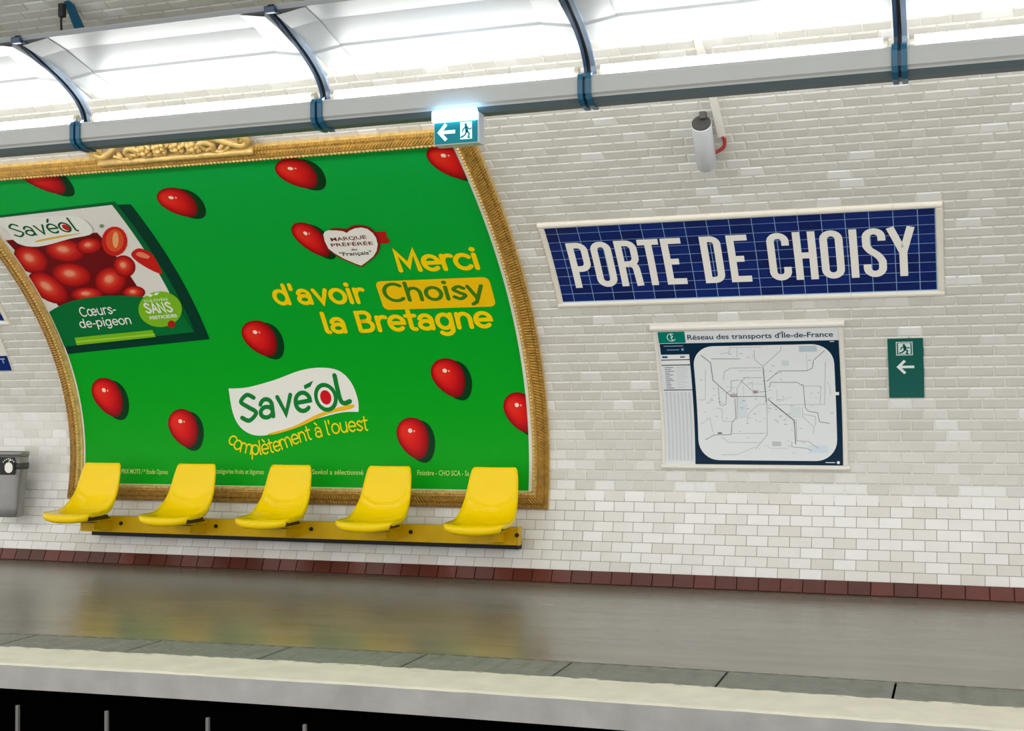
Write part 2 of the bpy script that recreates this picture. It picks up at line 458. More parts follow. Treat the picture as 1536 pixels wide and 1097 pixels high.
def clip_poly(pts, c):
    for ax, lim, sg in ((0, c[0], 1), (0, c[1], -1), (1, c[2], 1), (1, c[3], -1)):
        out = []
        for i, p in enumerate(pts):
            q = pts[(i+1) % len(pts)]; a = (p[ax]-lim)*sg; b = (q[ax]-lim)*sg
            if a >= 0: out.append(p)
            if a*b < 0:
                t = a/(a-b); out.append((p[0]+(q[0]-p[0])*t, p[1]+(q[1]-p[1])*t))
        pts = out
        if not pts: break
    return pts
def arc(cx, cy, rx, ry, a0, a1, n=14):
    return [(cx+rx*math.cos(math.radians(a0+(a1-a0)*i/n)), cy+ry*math.sin(math.radians(a0+(a1-a0)*i/n))) for i in range(n+1)]
def smooth_curve(pts, n=8, closed=False):
    """Catmull-Rom through the points"""
    P = [np.array(p, float) for p in pts]; out = []; m = len(P)
    for i in range(m if closed else m-1):
        if closed: a, b, c, d = P[i-1], P[i], P[(i+1) % m], P[(i+2) % m]
        else: a, b, c, d = P[max(i-1, 0)], P[i], P[i+1], P[min(i+2, m-1)]
        for k in range(n):
            t = k/n
            out.append(tuple(.5*((2*b)+(-a+c)*t+(2*a-5*b+4*c-d)*t*t+(-a+3*b-3*c+d)*t**3)))
    if not closed: out.append(tuple(P[-1]))
    return out
def ribbon(pts, w, cap='round', closed=False):
    """a stroke as a list of convex polygons"""
    out = []; P = [np.array(p, float) for p in pts]; Q = [P[0]]
    for p in P[1:]:
        if np.hypot(*(p-Q[-1])) > 1e-6: Q.append(p)
    P = Q
    if closed and np.hypot(*(P[0]-P[-1])) < 1e-6: P = P[:-1]
    n = len(P); L, R = [], []
    ww = w if callable(w) else (lambda t: w)
    for i in range(n):
        a = P[i-1] if (i > 0 or closed) else None; b = P[(i+1) % n] if (i < n-1 or closed) else None
        d0 = (P[i]-a)/np.hypot(*(P[i]-a)) if a is not None else None
        d1 = (b-P[i])/np.hypot(*(b-P[i])) if b is not None else None
        if d0 is None: d0 = d1
        if d1 is None: d1 = d0
        n0 = np.array([-d0[1], d0[0]]); n1 = np.array([-d1[1], d1[0]]); m = n0+n1; l = np.hypot(*m)
        m = n0 if l < 1e-6 else m/l
        k = 1/max(.45, float(m@n0)); h = ww(i/max(1, n-1))/2
        L.append(P[i]+m*h*k); R.append(P[i]-m*h*k)
    for i in range(n if closed else n-1):
        j = (i+1) % n; out.append([tuple(L[i]), tuple(R[i]), tuple(R[j]), tuple(L[j])])
    if cap == 'round' and not closed:
        for p, t in ((P[0], 0), (P[-1], 1)):
            r = ww(t)/2; out.append([(p[0]+r*math.cos(2*math.pi*k/10), p[1]+r*math.sin(2*math.pi*k/10)) for k in range(10)])
    return out
# single-stroke alphabet, x height 1
def _gl():
    G = {}
    ell = lambda cx, cy, rx, ry: ('o', arc(cx, cy, rx, ry, 0, 360, 22))
    G['a'] = (1.02, [arc(.40, .62, .36, .38, 160, 0)+[(.76, 0)], ('o', arc(.38, .29, .37, .29, 0, 360, 18))])
    G['c'] = (.95, [arc(.46, .5, .46, .5, 42, 318, 18)])
    G['d'] = (1.1, [ell(.42, .5, .42, .5), [(.84, 1.45), (.84, 0)]])
    G['e'] = (1.0, [[(.06, .5), (.88, .5)]+arc(.45, .5, .44, .5, 12, 312, 20)])
    G['g'] = (1.1, [ell(.42, .5, .42, .5), [(.84, 1.0), (.84, -.1)]+arc(.44, -.1, .40, .34, 0, -140, 10)])
    G['h'] = (1.05, [[(.04, 1.45), (.04, 0)], arc(.43, .56, .38, .44, 180, 0)+[(.81, 0)]])
    G['i'] = (.34, [[(.08, 1.0), (.08, 0)], ('dot', (.08, 1.38))])
    G['l'] = (.36, [[(.06, 1.45), (.06, .16)]+arc(.22, .16, .16, .16, 180, 270, 5)])
    G['m'] = (1.62, [[(.04, 1), (.04, 0)], arc(.40, .58, .35, .42, 180, 0)+[(.75, 0)], arc(1.09, .58, .34, .42, 180, 0)+[(1.43, 0)]])
    G['n'] = (1.02, [[(.04, 1), (.04, 0)], arc(.42, .57, .37, .43, 180, 0)+[(.79, 0)]])
    G['o'] = (1.1, [ell(.47, .5, .46, .5)])
    G['p'] = (1.1, [[(.06, 1), (.06, -.48)], ell(.48, .5, .42, .5)])
    G['r'] = (.68, [[(.06, 1), (.06, 0)], arc(.42, .56, .36, .44, 180, 62, 8)])
    G['s'] = (.86, [smooth_curve([(.72, .84), (.42, 1.0), (.1, .78), (.38, .52), (.72, .27), (.40, 0), (.04, .17)], 6)])
    G['t'] = (.66, [[(.22, 1.38), (.22, .2)]+arc(.42, .2, .2, .2, 180, 285, 6), [(0, 1.0), (.54, 1.0)]])
    G['u'] = (1.04, [[(.04, 1), (.04, .42)]+arc(.42, .42, .38, .42, 180, 360)+[(.80, 1)], [(.80, .5), (.80, 0)]])
    G['v'] = (.96, [[(.02, 1), (.42, .02), (.82, 1)]])
    G['y'] = (.98, [[(.02, 1), (.42, .04)], [(.84, 1), (.34, -.3), (.1, -.46)]])
    G['M'] = (1.42, [[(.04, 0), (.1, 1.4), (.62, .35), (1.14, 1.4), (1.2, 0)]])
    G['C'] = (1.3, [arc(.66, .7, .64, .7, 48, 312, 20)])
    G['B'] = (1.12, [[(.06, 0), (.06, 1.4), (.5, 1.4)]+arc(.5, 1.07, .33, .33, 90, -90, 8)+[(.1, .74)], [(.1, .74), (.52, .74)]+arc(.52, .37, .38, .37, 90, -90, 8)+[(.06, 0)]])
    G['S'] = (1.1, [smooth_curve([(.92, 1.2), (.52, 1.42), (.1, 1.1), (.5, .74), (.94, .36), (.48, 0), (.04, .22)], 7)])
    G['A'] = (1.15, [[(0, 0), (.5, 1.4), (1.0, 0)], [(.2, .48), (.8, .48)]])
    G['N'] = (1.25, [[(.06, 0), (.06, 1.4), (.98, 0), (.98, 1.4)]])
    G["'"] = (.3, [[(.1, 1.45), (.08, 1.1)]])
    G['-'] = (.6, [[(.05, .5), (.45, .5)]])
    G['é'] = (1.0, G['e'][1]+[[(.4, 1.25), (.62, 1.55)]])
    G['è'] = (1.0, G['e'][1]+[[(.5, 1.25), (.28, 1.52)]])
    G['à'] = (1.02, G['a'][1]+[[(.46, 1.25), (.24, 1.52)]])
    G['œ'] = (1.8, [ell(.42, .5, .42, .5), [(.86, .5), (1.62, .5)]+arc(1.23, .5, .40, .5, 12, 312, 18)])
    G[' '] = (.5, [])
    return G
GLYPH = _gl()
def stroke_text(txt, w, track=.0, cap='round'):
    """polygons of a line of text starting at x=0, baseline 0, x height 1 -> (polys, width)"""
    x = 0; out = []
    for ch in txt:
        adv, st = GLYPH[ch]
        for s in st:
            if isinstance(s, tuple) and s[0] == 'o': out += [[(p[0]+x, p[1]) for p in q] for q in ribbon(s[1], w, closed=True)]
            elif isinstance(s, tuple): out.append([(x+s[1][0]+w*.62*math.cos(2*math.pi*k/12), s[1][1]+w*.62*math.sin(2*math.pi*k/12)) for k in range(12)])
            else: out += [[(p[0]+x, p[1]) for p in q] for q in ribbon(s, w, cap)]
        x += adv+track
    return out, x-track
def place(polys, w, u0, u1, v, h, slant=0, rise=0):
    """x height h, width fitted to u0..u1"""
    k = (u1-u0)/w
    return [[(u0+p[0]*k+slant*p[1]*h, v+p[1]*h+rise*p[0]/w) for p in q] for q in polys]
def place_path(txt, w, path, h, track=.0):
    """text along a polyline"""
    P = np.array(path); L = np.concatenate([[0], np.cumsum(np.hypot(*np.diff(P, axis=0).T))])
    polys, wid = stroke_text(txt, w, track); k = L[-1]/wid; out = []
    x = 0
    for ch in txt:
        adv = GLYPH[ch][0]+track; c = x+adv/2
        t = c*k; px, py = np.interp(t, L, P[:, 0]), np.interp(t, L, P[:, 1]); e = L[-1]*.03
        qx, qy = np.interp(t+e, L, P[:, 0])-np.interp(t-e, L, P[:, 0]), np.interp(t+e, L, P[:, 1])-np.interp(t-e, L, P[:, 1])
        l = math.hypot(qx, qy); qx /= l; qy /= l
        g, _ = stroke_text(ch, w)
        out.append([]) if ch == ' ' or not out else None
        for q in g: out[-1].append([(px+(p[0]-adv/2)*k*qx-p[1]*h*qy, py+(p[0]-adv/2)*k*qy+p[1]*h*qx) for p in q])
        x += adv
    return out
def font_text(txt, bold=0.0):
    """the built-in typeface as flat polygons -> (polys, width), cap height 1"""
    cu = bpy.data.curves.new('t', 'FONT'); cu.body = txt; cu.size = 1; cu.offset = bold; cu.resolution_u = 3
    ob = bpy.data.objects.new('t', cu); COL.objects.link(ob)
    dg = bpy.context.evaluated_depsgraph_get(); me = bpy.data.meshes.new_from_object(ob.evaluated_get(dg))
    polys = [[(me.vertices[i].co.x, me.vertices[i].co.y) for i in p.vertices] for p in me.polygons]
    bpy.data.objects.remove(ob); bpy.data.curves.remove(cu); bpy.data.meshes.remove(me)
    if not polys: return [], 1
    x0 = min(p[0] for q in polys for p in q); x1 = max(p[0] for q in polys for p in q)
    return [[((p[0]-x0), p[1]/.70) for p in q] for q in polys], x1-x0

WHITE, CREAMW = rgb(240, 240, 236), rgb(238, 234, 222)

# ------------------------------------------------------------------ station name sign
def moulding(name, u0, u1, v0, v1, parent, h=.022, n=5, m=None, base=.004):
    """half round strip on the wall between two corners (horizontal or vertical)"""
    bm = bmesh.new(); horiz = (u1-u0) > (v1-v0)
    prof = [(-1, 0)]+[(-math.cos(math.pi*k/n), .35+.65*math.sin(math.pi*k/n)) for k in range(n+1)]+[(1, 0)]
    if horiz: stations = [u0, u1]
    else: stations = list(np.linspace(v0, v1, max(2, int((v1-v0)/.08)+1)))
    prev = None
    for s in stations:
        r = []
        for a, b in prof:
            if horiz: r.append(bm.verts.new(wp(s, (v0+v1)/2+a*(v1-v0)/2, base-.004+b*h)))
            else: r.append(bm.verts.new(wp((u0+u1)/2+a*(u1-u0)/2, s, base-.004+b*h)))
        if prev:
            for k in range(len(r)-1): bm.faces.new((prev[k], prev[k+1], r[k+1], r[k]))
        else: bm.faces.new(r)
        prev = r
    bm.faces.new(prev[::-1]); bmesh.ops.recalc_face_normals(bm, faces=bm.faces)
    return obj(name, bm, m or MT['cream'], parent)

SB = (-2.728, -.126, 27.68*ROW, 36.28*ROW)           # blue field
LET0, LET1 = 29.22*ROW, 34.45*ROW
def letter_polys(ch, u0, u1):
    """square cut block capitals, constant stroke"""
    t = .050; a, b, lo, hi = u0+t/2, u1-t/2, LET0+t/2, LET1-t/2; r = min(.055, (b-a)/2); m = (lo+hi)/2
    def R(pts, **k): return ribbon(pts, t, 'butt', **k)
    def rr(x0, x1, y0, y1, r):
        return arc(x1-r, y1-r, r, r, 0, 90, 6)+arc(x0+r, y1-r, r, r, 90, 180, 6)+arc(x0+r, y0+r, r, r, 180, 270, 6)+arc(x1-r, y0+r, r, r, 270, 360, 6)
    if ch == 'P': return R([(a, LET0), (a, hi), (b-r, hi)]+arc(b-r, hi-r, r, r, 90, 0, 6)+arc(b-r, m-.035+r, r, r, 0, -90, 6)+[(a, m-.035)])
    if ch == 'O': return R(rr(a, b, lo, hi, r), closed=True)
    if ch == 'R': return R([(a, LET0), (a, hi), (b-r, hi)]+arc(b-r, hi-r, r, r, 90, 0, 6)+arc(b-r, m-.01+r, r, r, 0, -90, 6)+[(a, m-.01)])+R([((a+b)/2, m-.01)]+arc(b-r, m-.01-r*.9, r*.9, r*.9, 90, 0, 6)+[(b+.004, LET0)])
    if ch == 'T': return R([(u0, hi), (u1, hi)])+R([((a+b)/2, hi), ((a+b)/2, LET0)])
    if ch == 'E': return R([(u1, hi), (a, hi), (a, lo), (u1, lo)])+R([(a, m-.005), (u1-.035, m-.005)])
    if ch == 'D': return R([(a, lo), (a, hi), (b-r, hi)]+arc(b-r, hi-r, r, r, 90, 0, 6)+arc(b-r, lo+r, r, r, 0, -90, 6)+[(a, lo)], closed=True)
    if ch == 'C': return R([(b, hi-.085)]+arc(b-r, hi-r, r, r, 0, 90, 6)+arc(a+r, hi-r, r, r, 90, 180, 6)+arc(a+r, lo+r, r, r, 180, 270, 6)+arc(b-r, lo+r, r, r, 270, 360, 6)+[(b, lo+.085)])
    if ch == 'H': return R([(a, LET0), (a, LET1)])+R([(b, LET0), (b, LET1)])+R([(a, m), (b, m)])
    if ch == 'I': return R([((u0+u1)/2, LET0), ((u0+u1)/2, LET1)])
    if ch == 'S':
        q = m-.005
        return R([(b, hi-.08)]+arc(b-r, hi-r, r, r, 0, 90, 6)+arc(a+r, hi-r, r, r, 90, 180, 6)+[(a, q+.075)]+smooth_curve([(a, q+.06), (a+.02, q+.025), ((a+b)/2, q), (b-.02, q-.03), (b, q-.07)], 4)+arc(b-r, lo+r, r, r, 0, -90, 6)+arc(a+r, lo+r, r, r, 270, 180, 6)+[(a, lo+.08)])
    if ch == 'Y':
        c = (u0+u1)/2+.012; k = m-.03
        return R([(u0+.028, LET1), (c, k+.02)])+R([(u1-.028, LET1), (c, k+.02)])+R([(c, k+.06), (c, LET0)])
LETTERS = [('P', -2.590, -2.441), ('O', -2.420, -2.272), ('R', -2.245, -2.090), ('T', -2.080, -1.932), ('E', -1.917, -1.776), ('D', -1.648, -1.508), ('E', -1.467, -1.327),
           ('C', -1.201, -1.054), ('H', -1.028, -.881), ('O', -.855, -.706), ('I', -.666, -.614), ('S', -.584, -.436), ('Y', -.434, -.248)]
def name_sign(shift):
    root = empty('station_name_sign', (SB[0]+shift, *wp(0, SB[2])[1:]))
    P = Print(); P.poly([(SB[0], SB[2]), (SB[1], SB[2]), (SB[1], SB[3]), (SB[0], SB[3])], (1, 1, 1, 1), 0)
    parts = []
    bed = Print().poly([(SB[0]-.02, SB[2]-.02), (SB[1]+.02, SB[2]-.02), (SB[1]+.02, SB[3]+.02), (SB[0]-.02, SB[3]+.02)], (1, 1, 1, 1), 0).build('grout_bed', None, .0045, MT['blue_grout'])
    parts.append(bed)
    us = [SB[0]]+[-2.625+.1496*i for i in range(17)]+[SB[1]]
    vs = [SB[2]]+[(28.55+i)*ROW for i in range(8)]+[SB[3]]
    for i in range(len(us)-1):
        for j in range(len(vs)-1):
            key = (round(us[i+1]-us[i], 3), round(vs[j+1]-vs[j], 3), random.choice((0, .3, .6, 1)))
            if key not in BLUE:
                me = flat_tile(key[0]-.0046, key[1]-.0042, .0008, .0022, key[2]); me.materials.append(MT['blue']); BLUE[key] = me
            o = bpy.data.objects.new('tile', BLUE[key]); COL.objects.link(o)
            o.matrix_world = frame_matrix((us[i]+us[i+1])/2, (vs[j]+vs[j+1])/2, .0045); parts.append(o)
    for ch, a, b in LETTERS:
        L = Print()
        for q in letter_polys(ch, a, b): L.poly(q, (1, 1, 1, 1), 0)
        o = L.build('letter', None, .0074, MT['sign_white']); o['label'] = 'white capital letter ' + ch; parts.append(o)
    u0, u1, v0, v1 = SIGN[0], SIGN[1], SIGN[2]*ROW, SIGN[3]*ROW
    w = .042
    for k in range(9):      # ceramic lengths, jointed
        a, b = u0+(u1-u0)*k/9, u0+(u1-u0)*(k+1)/9
        parts.append(moulding('frame_piece', a, b-.0012, v1-w, v1, None)); parts.append(moulding('frame_piece', a, b-.0012, v0, v0+w, None))
    for k in range(5):
        a, b = v0+w+(v1-v0-2*w)*k/5, v0+w+(v1-v0-2*w)*(k+1)/5
        parts.append(moulding('frame_piece', u0, u0+w, a, b-.001, None)); parts.append(moulding('frame_piece', u1-w, u1, a, b-.001, None))
    if shift:
        for o in parts: o.matrix_world = Matrix.Translation((shift, 0, 0))@o.matrix_world
    for o in parts:
        mw = o.matrix_world.copy(); o.parent = root; o.matrix_parent_inverse = Matrix.Translation(-Vector(root.location))
    return root
BLUE = {}
tag(name_sign(0), 'blue tiled station sign reading PORTE DE CHOISY in white capitals, cream frame', 'sign')
tag(name_sign(SIGN2_SHIFT), 'cream framed sign cut off at the left edge, only its lower corner showing', 'sign')

# ------------------------------------------------------------------ network map in its white frame
MO = .02
def mp(x, y): return hit(960+x/4.388, 470+y/4.388, MO)
mu0, mu1, mv0, mv1 = -2.052, -.780, 10.75*ROW, 24.2*ROW
root = empty('network_map', (mu0, *wp(0, mv0)[1:]))
bm = bmesh.new(); prev = None
for v in np.linspace(mv0-.02, mv1+.02, 24):
    r = [bm.verts.new(wp(u, v, o)) for u, o in ((mu0-.02, 0), (mu0-.02, MO-.001), (mu1+.02, MO-.001), (mu1+.02, 0))]
    if prev:
        for k in range(4): bm.faces.new((prev[k], prev[(k+1) % 4], r[(k+1) % 4], r[k]))
    else: bm.faces.new(r)
    prev = r
bm.faces.new(prev[::-1]); bmesh.ops.recalc_face_normals(bm, faces=bm.faces)
keep(obj('backing_board', bm, MT['white_metal']), root)
NAVY, TEAL = rgb(10, 42, 66), rgb(0, 122, 104)
P = Print(); R4 = lambda a, b, c, d: [(a, c), (b, c), (b, d), (a, d)]
P.poly(R4(mu0, mu1, mv0, mv1), rgb(226, 230, 232), 0)
hv = 22.96*ROW
P.poly(R4(mu0+.008, -1.848, hv, mv1-.003), TEAL, 1)
P.poly(R4(-1.832, mu1, mv0, hv-.004), NAVY, 1)
P.poly(R4(mu0+.012, -1.832, 21.75*ROW, hv-.004), NAVY, 1)
nl = P.build('map_sheet', None, MO); keep(nl, root)
P = Print()
ra, rb, rc, rd = -1.806, -.818, 11.15*ROW, 22.55*ROW; rad = .15
P.poly(arc(rb-rad, rd-rad, rad, rad, 0, 90, 8)+arc(ra+rad, rd-rad, rad, rad, 90, 180, 8)+arc(ra+rad, rc+rad, rad, rad, 180, 270, 8)+arc(rb-rad, rc+rad, rad, rad, 270, 360, 8), rgb(232, 235, 236), 2)
for q in ((mu0+.014, -1.838, 21.25, 21.68, rgb(240, 240, 240)), (mu0+.014, -1.838, 20.72, 21.12, rgb(236, 238, 238))): P.poly(R4(q[0], q[1], q[2]*ROW, q[3]*ROW), q[4], 2)
for v in (21.2, 20.65, 18.1): P.poly(R4(mu0+.01, -1.826, v*ROW-.003, v*ROW+.003), rgb(40, 48, 56), 2)
P.poly(R4(mu0+.02, mu0+.06, 21.4*ROW, 21.6*ROW), rgb(40, 70, 130), 3); P.poly(R4(-1.90, -1.865, 21.42*ROW, 21.56*ROW), rgb(90, 96, 104), 3)
P.poly(R4(-1.885, -1.868, 22.15*ROW, 22.4*ROW), rgb(120, 170, 220), 3); P.poly(R4(mu0+.04, -1.87, 22.62*ROW, 22.70*ROW), rgb(150, 170, 190), 3)
P.poly(R4(mu0+.06, -1.90, 22.2*ROW, 22.3*ROW), rgb(110, 150, 190), 3)
for i in range(12):      # index lines
    v = (20.4-i*.19)*ROW; P.poly(R4(mu0+.03, mu0+.03+random.uniform(.03, .07), v-.003, v+.002), rgb(120, 122, 128), 2)
    P.poly(R4(-1.94, -1.94+random.uniform(.05, .09), v-.002, v+.001), rgb(196, 200, 204), 2)
for i in range(7):       # columns of station names
    u = mu0+.022+i*.028; P.poly(R4(u, u+.012, 11.1*ROW, 17.9*ROW), rgb(206, 211, 215), 2)
G1, G2, G3 = rgb(96, 100, 106), rgb(160, 166, 170), rgb(190, 196, 200)
lines = [(G1, 5, [(400, 275), (465, 325), (480, 440), (600, 548), (830, 548)]), (G1, 6, [(810, 355), (832, 590)]), (G1, 6, [(840, 565), (1015, 705), (1025, 862)]),
    (G2, 4, [(860, 585), (1028, 720), (1032, 840), (1110, 845), (1175, 890)]), (G1, 4, [(835, 448), (915, 380), (1100, 378), (1135, 360), (1142, 310), (1215, 245)]),
    (G1, 4, [(850, 490), (862, 455), (1035, 455), (1075, 480), (1088, 620), (1110, 645), (1170, 655), (1182, 715), (1250, 725)]), (G1, 4, [(470, 300), (660, 300)]),
    (G2, 4, [(750, 245), (755, 305), (810, 350), (925, 245), (930, 215)]), (G1, 4, [(625, 560), (632, 690), (606, 720), (600, 800), (490, 800), (430, 835)]),
    (G2, 4, [(640, 700), (640, 490), (690, 425), (810, 423)]), (G1, 3, [(660, 440), (750, 520), (830, 515)]), (G2, 4, [(550, 440), (555, 385), (600, 360), (800, 358)]),
    (G1, 3, [(515, 480), (525, 600), (545, 610), (565, 600), (570, 525), (600, 510), (600, 445), (650, 440)]), (G2, 4, [(835, 590), (838, 800), (760, 895)]),
    (G2, 3, [(600, 792), (830, 790)]), (G2, 3, [(540, 812), (580, 850), (790, 852)]), (G3, 4, [(535, 933), (640, 930), (760, 880)]), (G2, 3, [(1075, 480), (1190, 480), (1185, 600), (840, 605)]),
    (G3, 4, [(500, 625), (540, 630), (545, 710), (620, 712)]), (G3, 4, [(430, 365), (430, 570), (390, 570)]), (G2, 3, [(1220, 320), (1215, 600), (1180, 600)]), (G3, 4, [(705, 720), (715, 660), (780, 600), (830, 598)]),
    (G1, 3, [(1000, 845), (1000, 880), (1100, 890), (1130, 905)]), (G2, 3, [(1070, 620), (1070, 680), (1145, 750), (1140, 790)]), (G2, 3, [(640, 225), (640, 290)]), (G2, 3, [(530, 265), (585, 260), (590, 225), (800, 222)]),
    (G3, 4, [(400, 730), (460, 690), (480, 780)]), (G3, 3, [(1095, 265), (1100, 375)]), (G3, 4, [(1230, 450), (1250, 480), (1255, 540)]), (G3, 4, [(640, 380), (800, 378)]), (G3, 3, [(830, 870), (860, 890), (970, 890)]),
    (G2, 3, [(1155, 680), (1155, 745)]), (G2, 3, [(1075, 665), (1155, 680)]), (G3, 3, [(700, 465), (820, 465)]), (G3, 3, [(680, 480), (682, 560)]), (G3, 3, [(900, 500), (905, 580), (1000, 550)]), (G3, 3, [(740, 450), (745, 550)])]
for col, w, pts in lines:
    for q in ribbon([mp(*p) for p in pts], w*.0009, 'butt'): P.poly(q, col, 3)
for (x0, y0, x1, y1, c) in ((1045, 215, 1165, 252, rgb(190, 206, 212)), (870, 845, 930, 875, rgb(196, 200, 204)), (640, 560, 705, 690, rgb(218, 228, 234)), (930, 310, 980, 345, rgb(214, 222, 226)), (985, 615, 1060, 690, rgb(220, 230, 230)),
                            (1110, 870, 1240, 920, rgb(214, 228, 238)), (595, 530, 640, 552, rgb(196, 178, 178)), (745, 508, 775, 528, rgb(170, 160, 168)), (1090, 238, 1112, 250, G1), (512, 785, 540, 795, G1), (888, 852, 925, 868, G2)):
    a = mp(x0, y0); b = mp(x1, y1); P.poly(R4(a[0], b[0], b[1], a[1]), c, 2.5)
for k in range(110):     # station marks
    a = mp(random.gauss(800, 210), random.gauss(580, 160))
    if ra+.03 < a[0] < rb-.03 and rc+.03 < a[1] < rd-.03: P.poly(R4(a[0]-.006, a[0]+random.uniform(.002, .02), a[1]-.002, a[1]+.002), random.choice((G2, G3)), 3)
P.poly(R4(-.90, -.835, 10.98*ROW, 11.05*ROW), WHITE, 3); P.poly([(-.812+.011*math.cos(k), 11.02*ROW+.011*math.sin(k)) for k in np.linspace(0, 6.1, 12)], WHITE, 3)
P.poly(R4(-.825, -.795, 17.45*ROW, 17.75*ROW), WHITE, 3); P.poly(R4(-.84, -.81, 22.75*ROW, 22.82*ROW), WHITE, 3)
keep(P.build('map_diagram', None, MO+.0005), root)
P = Print(); t, w = font_text("Réseau des transports d'Île-de-France", .012)
for q in place(t, w, -1.832, -.815, 23.28*ROW, .040): P.poly(q, rgb(28, 62, 82), 2)
c = (-1.948, 23.57*ROW)   # round emblem with a wavy profile line
for q in ribbon(arc(c[0], c[1], .030, .030, 60, 330, 20), .0055): P.poly(q, rgb(215, 235, 228), 2)
for q in ribbon(smooth_curve([(c[0]+.004, c[1]+.030), (c[0]-.002, c[1]+.016), (c[0]+.010, c[1]+.006), (c[0]-.002, c[1]-.004), (c[0]+.006, c[1]-.018), (c[0], c[1]-.03)], 5), .007): P.poly(q, rgb(215, 235, 228), 2)
keep(P.build('map_title', None, MO), root)
for a in (('frame_rail', mu0-.042, mu1+.046, mv1+.002, mv1+.050), ('frame_rail', mu0-.030, mu1+.048, mv0-.040, mv0+.002)):
    keep(moulding(*a, None, h=.036, m=MT['white_metal']), root)
for a in (('frame_rail', mu0-.030, mu0+.001, mv0, mv1), ('frame_rail', mu1-.001, mu1+.036, mv0, mv1)):
    keep(moulding(*a, None, h=.032, m=MT['white_metal']), root)
tag(root, 'white framed transport network map hanging under the blue name sign', 'map')

# ------------------------------------------------------------------ running figure and arrow, drawn once
def running_man(x0, y0, w, h, mirror=False):
    """door field is drawn by the caller; figure as strokes in a unit box"""
    f = lambda p: (x0+(1-p[0] if mirror else p[0])*w, y0+p[1]*h)
    out = [[f((.47+.09*math.cos(k), .87+.085*math.sin(k))) for k in np.linspace(0, 5.8, 11)]]
    for pts, t in (([(.50, .74), (.56, .45)], .22), ([(.52, .70), (.30, .62), (.22, .44)], .085), ([(.56, .70), (.76, .56), (.90, .62)], .085), ([(.58, .44), (.74, .30), (.66, .08), (.76, .05)], .11), ([(.54, .44), (.44, .26), (.26, .14), (.12, .10)], .11)):
        out += ribbon([f(p) for p in pts], t*w)
    return out
def arrow_left(x0, x1, yc, h, t):
    return ribbon([(x0+t*.6, yc), (x1, yc)], t, 'butt')+ribbon([(x0+h*.55, yc+h/2), (x0+t*.4, yc), (x0+h*.55, yc-h/2)], t, 'butt')

# green exit plate on the wall
EO = .014
eu0, eu1, ev0, ev1 = -.457, -.225, 17.12*ROW, 22.86*ROW
bm = bmesh.new(); prev = None
for v in np.linspace(ev0, ev1, 10):
    r = [bm.verts.new(wp(u, v, o)) for u, o in ((eu0, .004), (eu0, EO), (eu1, EO), (eu1, .004))]
    if prev:
        for k in range(4): bm.faces.new((prev[k], prev[(k+1) % 4], r[(k+1) % 4], r[k]))
    else: bm.faces.new(r)
    prev = r
bm.faces.new(prev[::-1]); bmesh.ops.recalc_face_normals(bm, faces=bm.faces)
MT['exit_green'] = mat('dark green plate', rgb(0, 92, 82), .4)
root = empty('exit_plate', (eu0, *wp(0, ev0)[1:])); keep(obj('plate', bm, MT['exit_green']), root)
P = Print(); a, b, c, d = -.402, -.293, ev0+.312, ev0+.414
P.poly(R4(a, b, c, d), rgb(216, 232, 226), 1); P.poly(R4(a+.006, b-.006, c+.006, d-.006), rgb(0, 92, 82), 2); P.poly(R4(a+.014, b-.014, c+.010, d-.010), rgb(216, 232, 226), 3)
for q in running_man(a+.012, c+.010, b-a-.024, d-c-.022): P.poly(q, rgb(0, 84, 76), 4)
for q in arrow_left(-.398, -.286, ev0+.226, .094, .019): P.poly(q, rgb(232, 240, 236), 2)
keep(P.build('pictogram', None, EO), root)
tag(root, 'dark green exit plate with running figure and arrow on tiled wall', 'exit sign')

# notice board at the left edge
nu0, nu1, nv0, nv1 = -8.45, -7.835, 21.2*ROW, 26.2*ROW
root = empty('notice_board', (nu0, *wp(0, nv0)[1:])); bm = bmesh.new(); prev = None
for v in np.linspace(nv0, nv1, 8):
    r = [bm.verts.new(wp(u, v, o)) for u, o in ((nu0, .004), (nu0, .018), (nu1, .018), (nu1, .004))]
    if prev:
        for k in range(4): bm.faces.new((prev[k], prev[(k+1) % 4], r[(k+1) % 4], r[k]))
    else: bm.faces.new(r)
    prev = r
bm.faces.new(prev[::-1]); bmesh.ops.recalc_face_normals(bm, faces=bm.faces)
keep(obj('board', bm, MT['white_metal']), root)
P = Print(); P.poly(R4(nu0+.004, nu1-.004, nv0+.004, 23.15*ROW), rgb(14, 40, 110), 1)
for q in ribbon([(nu1-.09, 22.75*ROW), (nu1-.04, 22.75*ROW)], .012, 'butt')+ribbon([(nu1-.065, 22.75*ROW), (nu1-.065, 22.2*ROW)], .012, 'butt'): P.poly(q, rgb(150, 180, 215), 2)
keep(P.build('blue_band', None, .018), root)
tag(root, 'white notice board with a blue lower band at the left edge', 'notice')

